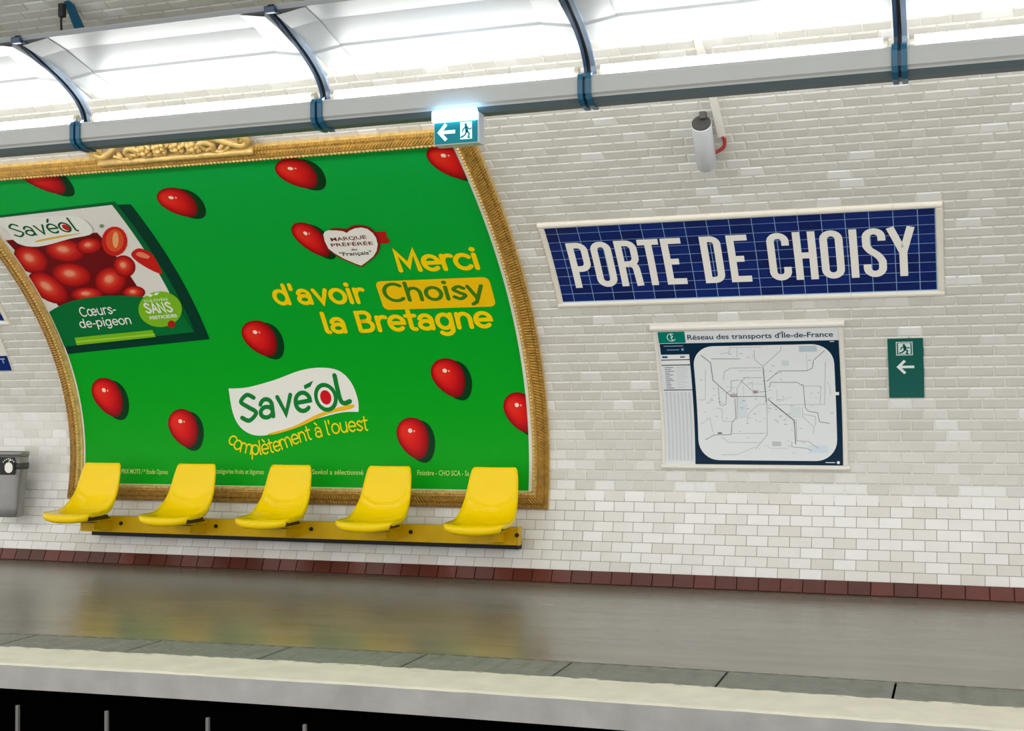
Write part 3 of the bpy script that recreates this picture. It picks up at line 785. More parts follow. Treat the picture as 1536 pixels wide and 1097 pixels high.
# ------------------------------------------------------------------ the large poster
PO = .030
def pp(x, y): return hit(x, y, PO)
def c4(x, y): return pp(x/3.4275, 240+y/3.4275)              # enlarged views used for measuring
def c5(x, y): return pp(380+x/3.4286, 200+y/3.4286)
def c7(x, y): return pp(400+x/3.227, 500+y/3.227)
pu0, pu1, pv0, pv1 = -7.215, -3.085, 7.75*ROW, 47.95*ROW
GU0, GU1 = pu0+.028, pu1-.03                                  # green field inside the white paper margin
CLIP = (GU0, GU1, pv0+.008, pv1)
poster = empty('advertising_poster', (pu0, *wp(0, pv0)[1:]))
def sheet(name, parent, u0, u1, v0, v1, o0, o1, m, n=60):
    bm = bmesh.new(); prev = None
    for v in np.linspace(v0, v1, n):
        r = [bm.verts.new(wp(u, v, o)) for u, o in ((u0, o0), (u0, o1), (u1, o1), (u1, o0))]
        if prev:
            for k in range(4): bm.faces.new((prev[k], prev[(k+1) % 4], r[(k+1) % 4], r[k]))
        else: bm.faces.new(r)
        prev = r
    bm.faces.new(prev[::-1]); bmesh.ops.recalc_face_normals(bm, faces=bm.faces)
    return keep(obj(name, bm, m, None), parent)
sheet('backing_panel', poster, pu0, pu1, pv0, pv1, .008, PO-.002, MT['white_metal'])
_, DKG, INKG, LIME, YEL = rgb(0, 156, 44), rgb(0, 74, 44), rgb(0, 110, 52), rgb(126, 188, 34), rgb(255, 214, 8)
P = Print(); P.poly(R4(pu0, pu1, pv0, pv1), rgb(236, 236, 230), 0)
n = 24                                                        # green field, the lamp's bluish light towards the top put into the colour
for i in range(n):
    a, b = CLIP[2]+(CLIP[3]-CLIP[2])*i/n, CLIP[2]+(CLIP[3]-CLIP[2])*(i+1)/n; t = (i+.5)/n
    P.poly(R4(GU0, GU1, a, b), rgb(0, 164+6*t, 18+52*t), 1)
keep(P.build('paper_sheet', None, PO-.001), poster)

RED = [rgb(120, 8, 18), rgb(178, 14, 22), rgb(214, 22, 26), rgb(228, 34, 28), rgb(232, 48, 34)]
def egg(cx, cy, rx, ry, tilt, n=28, taper=.22):
    out = []
    for k in range(n):
        a = 2*math.pi*k/n; x, y = math.cos(a)*rx, math.sin(a)*ry
        x *= 1+taper*math.sin(a); c, s = math.cos(tilt), math.sin(tilt)
        out.append((cx+x*c-y*s, cy+x*s+y*c))
    return out
def tomato(box, tilt=.35, shade=True, base=PO):
    """egg shaped tomato printed with its drop shadow and a small highlight; box in measured points"""
    x0, x1, y0, y1 = box
    A, B = pp(x0, (y0+y1)/2), pp(x1, (y0+y1)/2); T, Bo = pp((x0+x1)/2, y0), pp((x0+x1)/2, y1)
    cu, cv = (A[0]+B[0])/2, (T[1]+Bo[1])/2; rx, ry = (B[0]-A[0])/2, (T[1]-Bo[1])/2
    P = Print(); sx = rx*.14
    if shade: P.poly(egg(cu+rx*.17, cv-ry*.07, rx*.86, ry*.95, tilt), rgb(2, 58, 26), 2)
    bx, by = cu-sx, cv+ry*.06
    rings = [egg(bx-rx*.10*k, by+ry*.07*k, rx*.84*(1-.19*k), ry*.93*(1-.19*k), tilt) for k in range(5)]
    P.fan(rings, RED, 3)
    hx, hy = bx-rx*.18, by+ry*.34
    P.poly([(hx+rx*.12*math.cos(k), hy+ry*.10*math.sin(k)) for k in np.linspace(0, 5.6, 8)], rgb(255, 226, 214), 5)
    P.poly([(hx+rx*.22+rx*.05*math.cos(k), hy-ry*.02+ry*.05*math.sin(k)) for k in np.linspace(0, 5.6, 6)], rgb(248, 180, 160), 5)
    return keep(P.build('printed_tomato', None, base, clip=CLIP), poster)
for b in ((35, 101, 236, 298), (241, 306, 280, 330), (418, 487, 235.5, 287.5), (647.5, 716, 213, 275), (367, 425, 480, 540), (141.5, 192.5, 566, 631), (255, 305.5, 613, 677), (650, 707.4, 536.6, 601.6), (597.7, 652.5, 625.5, 695), (758.5, 812, 587.5, 655)):
    tomato(b)
tomato((447, 497, 331, 391))

# product pack picture
P = Print()
def PL(fn, pts, col, layer): P.poly([fn(*p) for p in pts], col, layer)
PL(c4, [(-60, 300), (600, 230), (672, 228), (1078, 922), (330, 1000), (300, 960)], rgb(0, 58, 42), 2)
PL(c4, [(-60, 291), (590, 213), (1002, 885), (318, 962)], rgb(0, 104, 54), 3)
PL(c4, [(-60, 303), (576, 230), (880, 698), (720, 720), (245, 800)], rgb(232, 228, 222), 4)
PL(c4, [(30, 412), (500, 372), (524, 398), (738, 700), (300, 750)], rgb(112, 14, 20), 5)
keep(P.build('pack_picture', None, PO, clip=CLIP), poster)
P = Print()
for (x, y, rx, ry, t) in ((160, 510, 95, 66, -.5), (335, 465, 105, 58, -.15), (460, 440, 66, 42, .1), (370, 590, 104, 62, -.15), (570, 620, 84, 72, .25), (250, 655, 118, 62, -.6), (640, 545, 60, 54, -.7), (450, 690, 84, 38, 0), (690, 680, 58, 34, 0)):
    rings = []
    for k, s in enumerate((1, .82, .6, .36, .16)):
        ring = []
        for j in range(20):
            a = 2*math.pi*j/20; ex, ey = rx*s*math.cos(a), ry*s*math.sin(a)
            ring.append(c4(x-rx*.12*k/4+ex*math.cos(t)-ey*math.sin(t), y-ry*.15*k/4-(ex*math.sin(t)+ey*math.cos(t))))
        rings.append(ring)
    P.fan(rings[::1], [rgb(120, 10, 16), rgb(178, 20, 22), rgb(206, 34, 26), rgb(220, 70, 48), rgb(240, 150, 120)], 6+.1*len(P.items))
# cut tomato and one tomato on the card
P.poly([c4(590+66*math.cos(k), 416+76*math.sin(k)) for k in np.linspace(0, 6.1, 20)], rgb(206, 34, 26), 8)
P.poly([c4(592+46*math.cos(k), 412+58*math.sin(k)) for k in np.linspace(0, 6.1, 18)], rgb(228, 84, 48), 9)
P.poly([c4(596+16*math.cos(k), 408+42*math.sin(k)) for k in np.linspace(0, 6.1, 14)], rgb(240, 170, 110), 10)
PL(c4, smooth_curve([(676, 480), (715, 452), (775, 475), (808, 520), (834, 582), (770, 560), (700, 515)], 4, True), rgb(204, 30, 26), 8)
PL(c4, smooth_curve([(700, 482), (725, 470), (770, 492), (760, 505), (720, 496)], 4, True), rgb(236, 130, 100), 9)
P.poly([c4(524+12*math.cos(k), 337+10*math.sin(k)) for k in np.linspace(0, 6, 9)], rgb(120, 150, 110), 9)
keep(P.build('pack_tomatoes', None, PO, clip=CLIP), poster)
P = Print()
PL(c4, [(243, 786)]+smooth_curve([(243, 786), (330, 738), (440, 708), (560, 696), (720, 700), (800, 716), (890, 716)], 4)+[(1000, 883), (318, 960)], rgb(0, 112, 52), 11)
PL(c4, [(386, 912), (786, 872), (803, 908), (398, 951)], rgb(120, 190, 30), 12)
PL(c4, [(392, 930), (795, 890), (800, 898), (394, 938)], rgb(166, 210, 60), 13)
P.poly([c4(826+112*math.cos(k), 765+92*math.sin(k)) for k in np.linspace(0, 6.2, 32)], LIME, 12)
for s in (((790, 690), (766, 684), (754, 694), (778, 702)), ((792, 692), (800, 680), (822, 676), (812, 692))): PL(c4, s, rgb(232, 240, 214), 13)
P.poly([c4(884+20*math.cos(k), 842+20*math.sin(k)) for k in np.linspace(0, 6, 10)], rgb(176, 30, 30), 13)
PL(c4, smooth_curve([(-60, 306), (200, 288), (340, 284), (430, 300), (478, 372), (360, 402), (200, 442), (90, 424), (30, 350)], 4, True), rgb(238, 238, 232), 12)
PL(c4, smooth_curve([(190, 418), (300, 398), (425, 372), (300, 388), (200, 408)], 4, True), rgb(226, 184, 60), 13)
keep(P.build('pack_panels', None, PO, clip=CLIP), poster)
def line_text(P, fn, txt, w, left, right, xh, col, layer, slant=0, track=.10):
    """stroke lettering set between two measured baseline points; xh measured height"""
    a, b = fn(*left), fn(*right); h = fn(left[0], left[1]-xh)[1]-a[1]
    t, wid = stroke_text(txt, w, track)
    for q in place(t, wid, a[0], b[0], a[1], h, slant, b[1]-a[1]): P.poly(q, col, layer)
P = Print()
line_text(P, c4, 'Savéol', .17, (84, 392), (412, 358), 46, rgb(0, 92, 48), 14)
o = c4(341, 342); P.poly([(o[0]+.030*math.cos(k), o[1]+.034*math.sin(k)) for k in np.linspace(0, 6, 12)], rgb(206, 30, 30), 15)
line_text(P, c4, 'Cœurs-', .2, (422, 802), (606, 784), 32, WHITE, 14, .1)
line_text(P, c4, 'de-pigeon', .2, (420, 860), (684, 838), 29, WHITE, 14, .1)
line_text(P, c4, 'SANS', .28, (758, 784), (898, 776), 34, WHITE, 14)
t, w = font_text('PESTICIDES', .03); a, b = c4(776, 818), c4(916, 804)
for q in place(t, w, a[0], b[0], a[1], .030, 0, b[1]-a[1]): P.poly(q, WHITE, 14)
t, w = font_text('CULTIVÉES', .02); a, b = c4(745, 728), c4(868, 718)
for q in place(t, w, a[0], b[0], a[1], .022, 0, b[1]-a[1]): P.poly(q, rgb(226, 238, 200), 14)
keep(P.build('pack_lettering', None, PO, clip=CLIP), poster)

# heart badge
P = Print()
def ch_(x, y): return pp(480+x/12.19, 320+y/12.19)
PL(ch_, smooth_curve([(60, 470), (110, 330), (230, 265), (380, 265), (500, 272), (600, 218), (720, 205), (850, 222), (970, 290), (1060, 400), (1105, 560), (1070, 700), (1000, 795), (870, 890), (770, 972), (600, 912), (350, 800), (170, 670)], 3, True), rgb(138, 24, 24), 8)
PL(ch_, [(900, 330), (1205, 325), (1225, 440), (1290, 490), (1240, 542), (900, 560)], rgb(186, 22, 26), 7)
PL(ch_, [(65, 380), (90, 330), (160, 300), (330, 305), (430, 320), (495, 350), (540, 310), (640, 265), (760, 250), (870, 275), (970, 350), (1030, 440), (1060, 560), (1040, 680), (980, 780), (870, 870), (760, 950), (650, 910), (450, 825), (280, 730), (160, 640), (90, 500)], rgb(242, 240, 234), 9)
for s, x0, y0, x1, y1, ch, col in (('MARQUE', 215, 500, 862, 452, .034, rgb(120, 30, 34)), ('PRÉFÉRÉE', 220, 600, 985, 562, .031, rgb(120, 30, 34)), ('des', 585, 672, 692, 664, .020, rgb(40, 26, 28)), ('"Français"', 372, 772, 955, 738, .036, rgb(40, 26, 28))):
    t, w = font_text(s, .012); a, b = ch_(x0, y0), ch_(x1, y1)
    for q in place(t, w, a[0], b[0], a[1], ch, .12 if 'ç' in s else 0, b[1]-a[1]): P.poly(q, col, 11)
keep(P.build('heart_badge', None, PO, clip=CLIP), poster)

# slogan
P = Print(); WT = .285
line_text(P, c5, 'Merci', WT, (756, 706), (1178, 692), 70, YEL, 3)
line_text(P, c5, "d'avoir", WT, (124, 876), (590, 868), 66, YEL, 3)
bx = [c5(*q) for q in ((630, 762), (1216, 738), (1243, 888), (668, 911))]
u0, u1 = (bx[0][0]+bx[3][0])/2, (bx[1][0]+bx[2][0])/2; v1, v0 = (bx[0][1]+bx[1][1])/2, (bx[2][1]+bx[3][1])/2; r = .045
P.poly(arc(u1-r, v1-r, r, r, 0, 90, 6)+arc(u0+r, v1-r, r, r, 90, 180, 6)+arc(u0+r, v0+r, r, r, 180, 270, 6)+arc(u1-r, v0+r, r, r, 270, 360, 6), rgb(250, 200, 14), 3)
line_text(P, c5, 'Choisy', .25, (688, 862), (1200, 846), 62, rgb(62, 128, 28), 4)
line_text(P, c5, 'la Bretagne', WT, (378, 1024), (1238, 992), 68, YEL, 3)
keep(P.build('slogan', None, PO, clip=CLIP), poster)

# large logo and tagline
P = Print(); f = lambda x, y: pp(x, y)
out = smooth_curve([(343, 583), (372, 581), (412, 570), (450, 556), (480, 551.5), (508, 556), (527, 574), (537, 600), (538, 618)], 5)+smooth_curve([(538, 618), (512, 619), (470, 630), (430, 644), (400, 653), (378, 652), (360, 640), (349, 618), (343, 583)], 5)
P.poly([f(*q) for q in out], rgb(242, 241, 236), 3)
P.poly([f(*q) for q in smooth_curve([(402, 651), (440, 640), (480, 620), (526, 607), (528, 613), (490, 622), (450, 640), (415, 651)], 4, True)], rgb(246, 190, 40), 4)
LG = rgb(18, 130, 52)
line_text(P, f, 'Save', .24, (363, 633), (470, 614), 27, LG, 5)
a = f(489, 596); P.poly([(a[0]+.105*math.cos(k), a[1]+.125*math.sin(k)) for k in np.linspace(0, 6.2, 28)], LG, 5)
P.poly([(a[0]+.072*math.cos(k), a[1]+.088*math.sin(k)) for k in np.linspace(0, 6.2, 24)], rgb(242, 241, 236), 6)
P.poly([(a[0]+.050*math.cos(k), a[1]+.062*math.sin(k)) for k in np.linspace(0, 6.2, 20)], rgb(214, 24, 34), 7)
for q in ribbon(smooth_curve([f(502, 563), f(506, 582), f(511, 600), f(517, 605), f(525, 602)], 5), .040): P.poly(q, LG, 5)
P.poly([f(*q) for q in ((456, 578), (470, 571), (466, 580), (457, 584))], LG, 5)
keep(P.build('logo', None, PO, clip=CLIP), poster)
P = Print(); path = [f(*q) for q in smooth_curve([(342, 662), (358, 676), (385, 682), (415, 677), (450, 664), (490, 653), (520, 648), (554, 645)], 6)]
for word in place_path("complètement à l'ouest", .17, path, .080):
    P = Print()
    for q in word: P.poly(q, rgb(246, 220, 20), 4)
    keep(P.build('tagline_word', None, PO, clip=CLIP), poster)
P = Print()
for s, x0, x1, y in (('PRIX MOTS / * Etude Opinea', 182, 252, 711), ('catégories fruits et légumes', 324, 396, 711), ('Savéol a sélectionné', 468, 545, 712), ('Finistère - CHO SCA - Sa', 626, 704, 713.5)):
    t, w = font_text(s, .01); a, b = f(x0, y), f(x1, y)
    for q in place(t, w, a[0], b[0], (a[1]+b[1])/2, .040): P.poly(q, rgb(196, 226, 120), 3)
keep(P.build('small_print', None, PO, clip=CLIP), poster)
tag(poster, 'green advertising poster with printed tomatoes and yellow slogan in gilded frame', 'poster')

# ------------------------------------------------------------------ gilded frame
fr = empty('picture_frame', (pu0, *wp(0, pv0)[1:]))
FWD = .135
# profile across the rail from outer edge (0) to inner edge (1): (t, height)
FP = [(0, .0), (0, .030), (.06, .048), (.14, .052), (.20, .046), (.30, .060), (.55, .072), (.62, .060), (.68, .052), (.74, .066), (.84, .066), (.90, .044), (.97, .040), (1, .024)]
def rail(name, side, w=FWD, prof=FP):
    bm = bmesh.new(); uvl = bm.loops.layers.uv.new('along')
    iu0, iu1, iv0, iv1 = pu0+.012, pu1-.004, pv0+.004, pv1-.006
    ou0, ou1, ov0, ov1 = iu0-w, iu1+w, iv0-w, iv1+.115
    n = 120 if side in 'LR' else 2
    rings = []
    for i in range(n+1):
        t = i/n; ring = []
        for a, h in prof:
            if side == 'L': u = ou0+(iu0-ou0)*a; lo, hi = ov0+(iv0-ov0)*a, ov1+(iv1-ov1)*a; v = lo+(hi-lo)*t
            elif side == 'R': u = ou1+(iu1-ou1)*a; lo, hi = ov0+(iv0-ov0)*a, ov1+(iv1-ov1)*a; v = lo+(hi-lo)*t
            elif side == 'B': v = ov0+(iv0-ov0)*a; lo, hi = ou0+(iu0-ou0)*a, ou1+(iu1-ou1)*a; u = lo+(hi-lo)*t
            else: v = ov1+(iv1-ov1)*a; lo, hi = ou0+(iu0-ou0)*a, ou1+(iu1-ou1)*a; u = lo+(hi-lo)*t
            ring.append((bm.verts.new(wp(u, v, h+.006)), (t*((ov1-ov0) if side in 'LR' else (ou1-ou0)), a*w)))
        rings.append(ring)
    for A, B in zip(rings, rings[1:]):
        for k in range(len(prof)-1):
            fc = bm.faces.new((A[k][0], A[k+1][0], B[k+1][0], B[k][0])); fc.material_index = 0 if prof[k][0] < .6 and prof[k][1] > 0 else 1
            for l, uv in zip(fc.loops, (A[k][1], A[k+1][1], B[k+1][1], B[k][1])): l[uvl].uv = uv
    bmesh.ops.recalc_face_normals(bm, faces=bm.faces)
    return keep(obj(name, bm, [MT['gold_ridge'], MT['gold']]), fr)
for s in 'LRTB': rail({'L': 'side_rail', 'R': 'side_rail', 'T': 'top_rail', 'B': 'bottom_rail'}[s], s)
# beading along the inner edge
bm = bmesh.new()
iu0, iu1, iv0, iv1 = pu0+.012-.028, pu1-.004+.028, pv0+.004-.028, pv1-.006+.028
tmpl = bmesh.new(); bmesh.ops.create_icosphere(tmpl, subdivisions=1, radius=.0125); TV = [v.co.copy() for v in tmpl.verts]; TF = [[v.index for v in f.verts] for f in tmpl.faces]
bv, bf = [], []
def bead(u, v):
    k = len(bv); c = wp(u, v, .072)
    bv.extend([(c+q)[:] for q in TV]); bf.extend([[k+i for i in f] for f in TF])
for u in np.arange(iu0, iu1, .030): bead(u, iv0); bead(u, iv1)
for v in np.arange(iv0, iv1, .030): bead(iu0, v); bead(iu1, v)
bm.free(); me = bpy.data.meshes.new('beading'); me.from_pydata(bv, [], bf); o = keep(obj('beading', me, MT['gold'], None, True), fr); o['kind'] = 'stuff'
# carved crest on the top rail
cr = empty('carved_crest', (-5.14, *wp(0, 49.4*ROW)[1:]))
keep(cr, fr)
CV = pv1+.098
def crest_part(name, bm, m=None):
    o = obj(name, bm, m or MT['gold'], None, True); o.parent = cr; o.matrix_parent_inverse = Matrix.Translation(-Vector((-5.14, *wp(0, 49.4*ROW)[1:]))); return o
def crest_tube(name, pts, radii): 
    bm = bmesh.new(); tube(bm, [wp(u, v, o) for u, v, o in pts], .02, 8, True, radii); crest_part(name, bm)
CU, CHW = -5.145, .625
bm = bmesh.new(); prof = [wp(0, CV+a, o) for a, o in ((-.012, .03), (-.012, .085), (.012, .092), (.03, .085), (.03, .03))]
extrude_x(bm, [(p.y, p.z) for p in prof], CU-CHW, CU+CHW); bmesh.ops.recalc_face_normals(bm, faces=bm.faces); crest_part('ledge', bm)
for s in (-1, 1):
    pts = smooth_curve([(.60, .075), (.565, .055), (.57, .095), (.61, .10), (.625, .06), (.58, .030), (.50, .045), (.38, .10), (.26, .15), (.14, .175)], 5)
    n = len(pts); crest_tube('scroll', [(CU+s*a, CV+.03+b*1.35, .06) for a, b in pts], [.014+.012*math.sin(math.pi*i/n) for i in range(n)])
    pts = smooth_curve([(.33, .03), (.28, .02), (.27, .06), (.31, .075), (.35, .05), (.34, .01), (.40, .0), (.47, .03)], 5)
    n = len(pts); crest_tube('scroll', [(CU+s*a, CV+.03+b*1.35, .065) for a, b in pts], [.012+.01*math.sin(math.pi*i/n) for i in range(n)])
    for j, (a, b, r) in enumerate(((.20, .065, .062), (.07, .075, .060))):
        for k in range(6):
            bm = bmesh.new(); an = k*math.pi/3+.3; c = wp(CU+s*a+.6*r*math.cos(an), CV+.03+b+.6*r*math.sin(an), .07); ball(bm, c, r*.42, 1, .8, 1, 8); crest_part('petal', bm)
        bm = bmesh.new(); ball(bm, wp(CU+s*a, CV+.03+b, .09), r*.35, seg=8); crest_part('flower_heart', bm)
    for a, b, t in ((.42, .05, .9), (.15, .11, 1.2), (.27, .10, .8), (.03, .13, 1.5), (.14, .015, .3)):
        bm = bmesh.new(); c = wp(CU+s*a, CV+.03+b, .06); ball(bm, (0, 0, 0), .045, 1, .35, .38, 10)
        bmesh.ops.rotate(bm, cent=(0, 0, 0), matrix=Matrix.Rotation(-s*t*.8, 3, 'Y'), verts=bm.verts); bmesh.ops.translate(bm, vec=c, verts=bm.verts); crest_part('leaf', bm)
tag(fr, 'gilded carved picture frame with flowered crest around the green poster', 'frame')

# ------------------------------------------------------------------ lamp strip over the platform
RIBS = [-8.30, -6.70, -5.06, -3.414, -1.837, -.248, 1.345]
RIB_C = smooth_curve([(5.925, 3.440), (6.06, 3.398), (6.18, 3.352), (6.30, 3.306), (6.40, 3.256), (6.475, 3.205), (6.525, 3.150), (6.545, 3.100), (6.548, 3.078)], 4)
def refl_prof():
    up = [(5.932, 3.455), (5.942, 3.438), (6.10, 3.412), (6.34, 3.345), (6.36, 3.333), (6.52, 3.305), (6.655, 3.258)]
    return up+[(y+.004, z+.012) for y, z in up[::-1]]
TR = [(6.470, 3.074), (6.452, 3.064), (6.446, 3.045), (6.446, 2.972), (6.458, 2.962), (6.462, 2.952), (6.50, 2.926), (6.585, 2.926), (6.60, 2.95), (6.60, 3.068)]
def lamp(i, x0, x1, label):
    root = empty('light_module', (x0, 6.5, 2.95))
    bm = bmesh.new(); extrude_x(bm, TR, x0+.012, x1-.038, mats=[0, 0, 0, 0, 0, 1, 1, 1, 0, 0]); bmesh.ops.recalc_face_normals(bm, faces=bm.faces)
    keep(obj('trough', bm, [MT['trough'], MT['trough_dark']]), root)
    bm = bmesh.new(); rp = refl_prof(); extrude_x(bm, rp, x0+.03, x1-.042)
    bmesh.ops.recalc_face_normals(bm, faces=bm.faces); rf = keep(obj('reflector', bm, MT['reflector']), root)
    n = len(rp)//2
    for xa, xb in ((x0+.03, x0+.20), (x1-.042, x1-.20)):      # slanted end cheeks
        bm = bmesh.new()
        t = [bm.verts.new((xa, y, z-.03)) for y, z in rp[1:n-1]]; b = [bm.verts.new((xb, y, z-.004)) for y, z in rp[1:n-1]]; c = [bm.verts.new((xa, y, z)) for y, z in rp[1:n-1]]
        for k in range(len(t)-1):
            bm.faces.new((t[k], t[k+1], b[k+1], b[k])); bm.faces.new((c[k], b[k], b[k+1], c[k+1])); bm.faces.new((t[k], c[k], c[k+1], t[k+1]))
        bmesh.ops.recalc_face_normals(bm, faces=bm.faces); keep(obj('end_cheek', bm, MT['reflector']), root)
    ty, tz = 6.545, 3.114
    bm = bmesh.new(); tube(bm, [(x0+.07, ty, tz), (x1-.08, ty, tz)], .025, 14); tb = keep(obj('fluorescent_tube', bm, MT['tube'], None, True), root)
    for xe in (x0+.045, x1-.08):
        bm = bmesh.new(); tube(bm, [(xe, ty, tz), (xe+.025, ty, tz)], .027, 12); box(bm, xe+.004, xe+.020, ty-.014, ty+.014, 3.066, tz-.01); keep(obj('lamp_holder', bm, MT['cap']), root)
    rb = []
    # rib on the left end: two flanges with a dark groove, then the clamp round the trough
    for xo, w, m, nm, d in ((-.020, .018, MT['rib'], 'rib_flange', 0), (.022, .026, MT['rib_edge'], 'rib_flange', 0), (0, .036, MT['black'], 'rib_web', .010)):
        bm = bmesh.new(); prev = None
        for k, (y, z) in enumerate(RIB_C):
            a, b = RIB_C[max(k-1, 0)], RIB_C[min(k+1, len(RIB_C)-1)]; ty_, tz_ = b[0]-a[0], b[1]-a[1]; l = math.hypot(ty_, tz_); ny, nz = tz_/l, -ty_/l   # towards the room
            if ny > 0: ny, nz = -ny, -nz
            y_, z_ = y-ny*d, z-nz*d; th = .018
            r = [bm.verts.new(q) for q in ((x0+xo-w/2, y_, z_), (x0+xo+w/2, y_, z_), (x0+xo+w/2, y_-ny*th, z_-nz*th), (x0+xo-w/2, y_-ny*th, z_-nz*th))]
            if prev:
                for j in range(4): bm.faces.new((prev[j], prev[(j+1) % 4], r[(j+1) % 4], r[j]))
            else: bm.faces.new(r)
            prev = r
        bm.faces.new(prev[::-1]); bmesh.ops.recalc_face_normals(bm, faces=bm.faces); keep(obj(nm, bm, m), root)
    CP = [(y-.012, z) for y, z in TR[1:5]]
    for xa, xb in ((x0-.036, x0-.008), (x0+.008, x0+.036)):
        bm = bmesh.new(); pr = [(6.475, 3.090), (6.444, 3.074), (6.434, 3.046), (6.434, 2.968), (6.446, 2.940), (6.495, 2.914), (6.60, 2.914), (6.60, 2.926), (6.50, 2.926), (6.47, 2.98), (6.47, 3.07)]
        extrude_x(bm, pr, xa, xb); bmesh.ops.recalc_face_normals(bm, faces=bm.faces); keep(obj('clamp', bm, MT['clamp']), root)
    bm = bmesh.new(); extrude_x(bm, [(y+.008, z) for y, z in TR], x0-.012, x0+.012); bmesh.ops.recalc_face_normals(bm, faces=bm.faces); keep(obj('coupling', bm, MT['rib']), root)
    bm = bmesh.new(); box(bm, x0-.030, x0+.034, 5.908, 5.945, 3.418, 3.452, .006); keep(obj('rib_head', bm, MT['rib']), root)
    # hanger up to the vault
    xh = x0+.10; v = surf(69.5*ROW, .0)
    bm = bmesh.new(); vs = []
    for (y, z, w) in ((v[0], v[1], .022), (6.50, 3.42, .036)):
        vs.append([bm.verts.new(q) for q in ((xh-w, y-.012, z), (xh+w, y-.012, z), (xh+w, y+.012, z+.01), (xh-w, y+.012, z+.01))])
    for j in range(4): bm.faces.new((vs[0][j], vs[0][(j+1) % 4], vs[1][(j+1) % 4], vs[1][j]))
    bm.faces.new(vs[0][::-1]); bm.faces.new(vs[1]); bmesh.ops.recalc_face_normals(bm, faces=bm.faces); keep(obj('hanger', bm, MT['clamp']), root)
    bm = bmesh.new(); a = wp(xh-.04, 69.2*ROW, .0)
    tube(bm, smooth_curve([(xh-.07, a.y, a.z), (xh-.03, a.y-.03, a.z-.012), (xh+.0, a.y-.05, a.z-.03), (xh-.015, a.y-.06, a.z-.08), (xh-.03, a.y-.04, a.z-.17), (xh-.06, a.y+.02, a.z-.30)], 4), .007, 6)
    box(bm, xh-.025, xh+.01, a.y-.08, a.y-.045, a.z-.10, a.z-.02, .004); keep(obj('cable', bm, MT['black']), root)
    tag(root, label, 'ceiling light', 'tube light modules over the platform')
LL = {1: 'tube light module at the left edge, above the gilded frame corner', 2: 'tube light module directly above the carved gilded crest', 3: 'tube light module above the poster with the green exit lamp under it',
      4: 'tube light module above the silver loudspeaker on the wall', 5: 'tube light module at the upper right corner of the picture'}
for i in range(len(RIBS)-1):
    lamp(i, RIBS[i], RIBS[i+1], LL.get(i, 'tube light module further along the strip, outside the picture'))
# ------------------------------------------------------------------ exit lamp under the strip
root = empty('exit_lamp', (-2.60, 6.44, 2.70))
A, B = at_y(652, 216, 6.43), at_y(716, 212, 6.43); T = at_y(655, 184, 6.43); T2 = at_y(650, 167, 6.43)
ex0, ex1, ez0, ez1, ez2 = A[0], B[0], (A[2]+B[2])/2-.002, T[2], T2[2]
bm = bmesh.new(); box(bm, ex0-.008, ex1+.008, 6.434, 6.52, ez0-.006, min(ez2-.005, 2.924), .006); keep(obj('housing', bm, MT['clear']), root)
bm = bmesh.new(); box(bm, ex0, ex1, 6.428, 6.434, ez0, ez1, .001); pn = keep(obj('sign_panel', bm, MT['exit_glow']), root)
bm = bmesh.new(); box(bm, ex0-.012, ex1+.004, 6.405, 6.44, ez1-.004, ez2, .014); keep(obj('lamp_cover', bm, MT['lens'], None, True), root)
bm = bmesh.new(); box(bm, -2.56, -2.52, 6.46, 6.50, ez2-.01, 2.9255, .003); keep(obj('bracket', bm, MT['trough_dark']), root)
W_, H_ = ex1-ex0, ez1-ez0
def flat_y(name, polys, y, m, parent):
    bm = bmesh.new()
    for q in polys:
        vs = [bm.verts.new((p[0], y, p[1])) for p in q]; f = bm.faces.new(vs); f.normal_update()
        if f.normal.y > 0: f.normal_flip()
    return keep(obj(name, bm, m), parent)
flat_y('arrow', arrow_left(ex0+.022, ex0+W_*.49, ez0+H_*.52, H_*.72, H_*.16), 6.4272, MT['exit_white'], root)
mx0, mx1 = ex0+W_*.56, ex0+W_*.93
flat_y('pictogram_door', [R4(mx0+.012, mx1-.012, ez0+H_*.14, ez0+H_*.92)], 6.4272, MT['exit_white'], root)
flat_y('pictogram_figure', running_man(mx0+.008, ez0+H_*.16, mx1-mx0-.016, H_*.74), 6.4264, MT['exit_glow'], root)
tag(root, 'small lit green exit lamp with arrow hanging below the light strip', 'exit sign')

# ------------------------------------------------------------------ loudspeaker tube with its conduit and red cable
root = empty('loudspeaker', tuple(wp(-1.5, 42*ROW, .07)))
ua, ub = hit(1060, 249, .075), hit(1052, 186, .075); pa, pb = wp(*ua, .075), wp(*ub, .075)
bm = bmesh.new(); tube(bm, [pa, pa+(pb-pa)*.02, pa+(pb-pa)*.98, pb], .06, 24, True, [.054, .062, .062, .062]); keep(obj('tube_body', bm, MT['alu'], None, False), root)
for p in root.children[0].data.polygons: p.use_smooth = len(p.vertices) == 4
d = (pb-pa).normalized()
bm = bmesh.new(); tube(bm, [pb-d*.002, pb+d*.012], .058, 20); keep(obj('end_cap', bm, MT['dark_grey']), root)
bm = bmesh.new(); q = pb+d*.012+Vector((.012, 0, .045)); box(bm, q.x-.02, q.x+.02, q.y-.02, q.y+.02, q.z-.025, q.z+.02, .004); keep(obj('lug', bm, MT['dark_grey']), root)
for t in (.2, .8):
    bu, bv_ = ua[0]+(ub[0]-ua[0])*t, ua[1]+(ub[1]-ua[1])*t
    bm = bmesh.new(); tube(bm, [wp(bu, bv_, .004), wp(bu, bv_, .03)], .02, 8); keep(obj('wall_bracket', bm, MT['dark_grey']), root)
tag(root, 'silver tube loudspeaker with dark end cap on the tiled wall', 'loudspeaker')
bm = bmesh.new(); prev = None
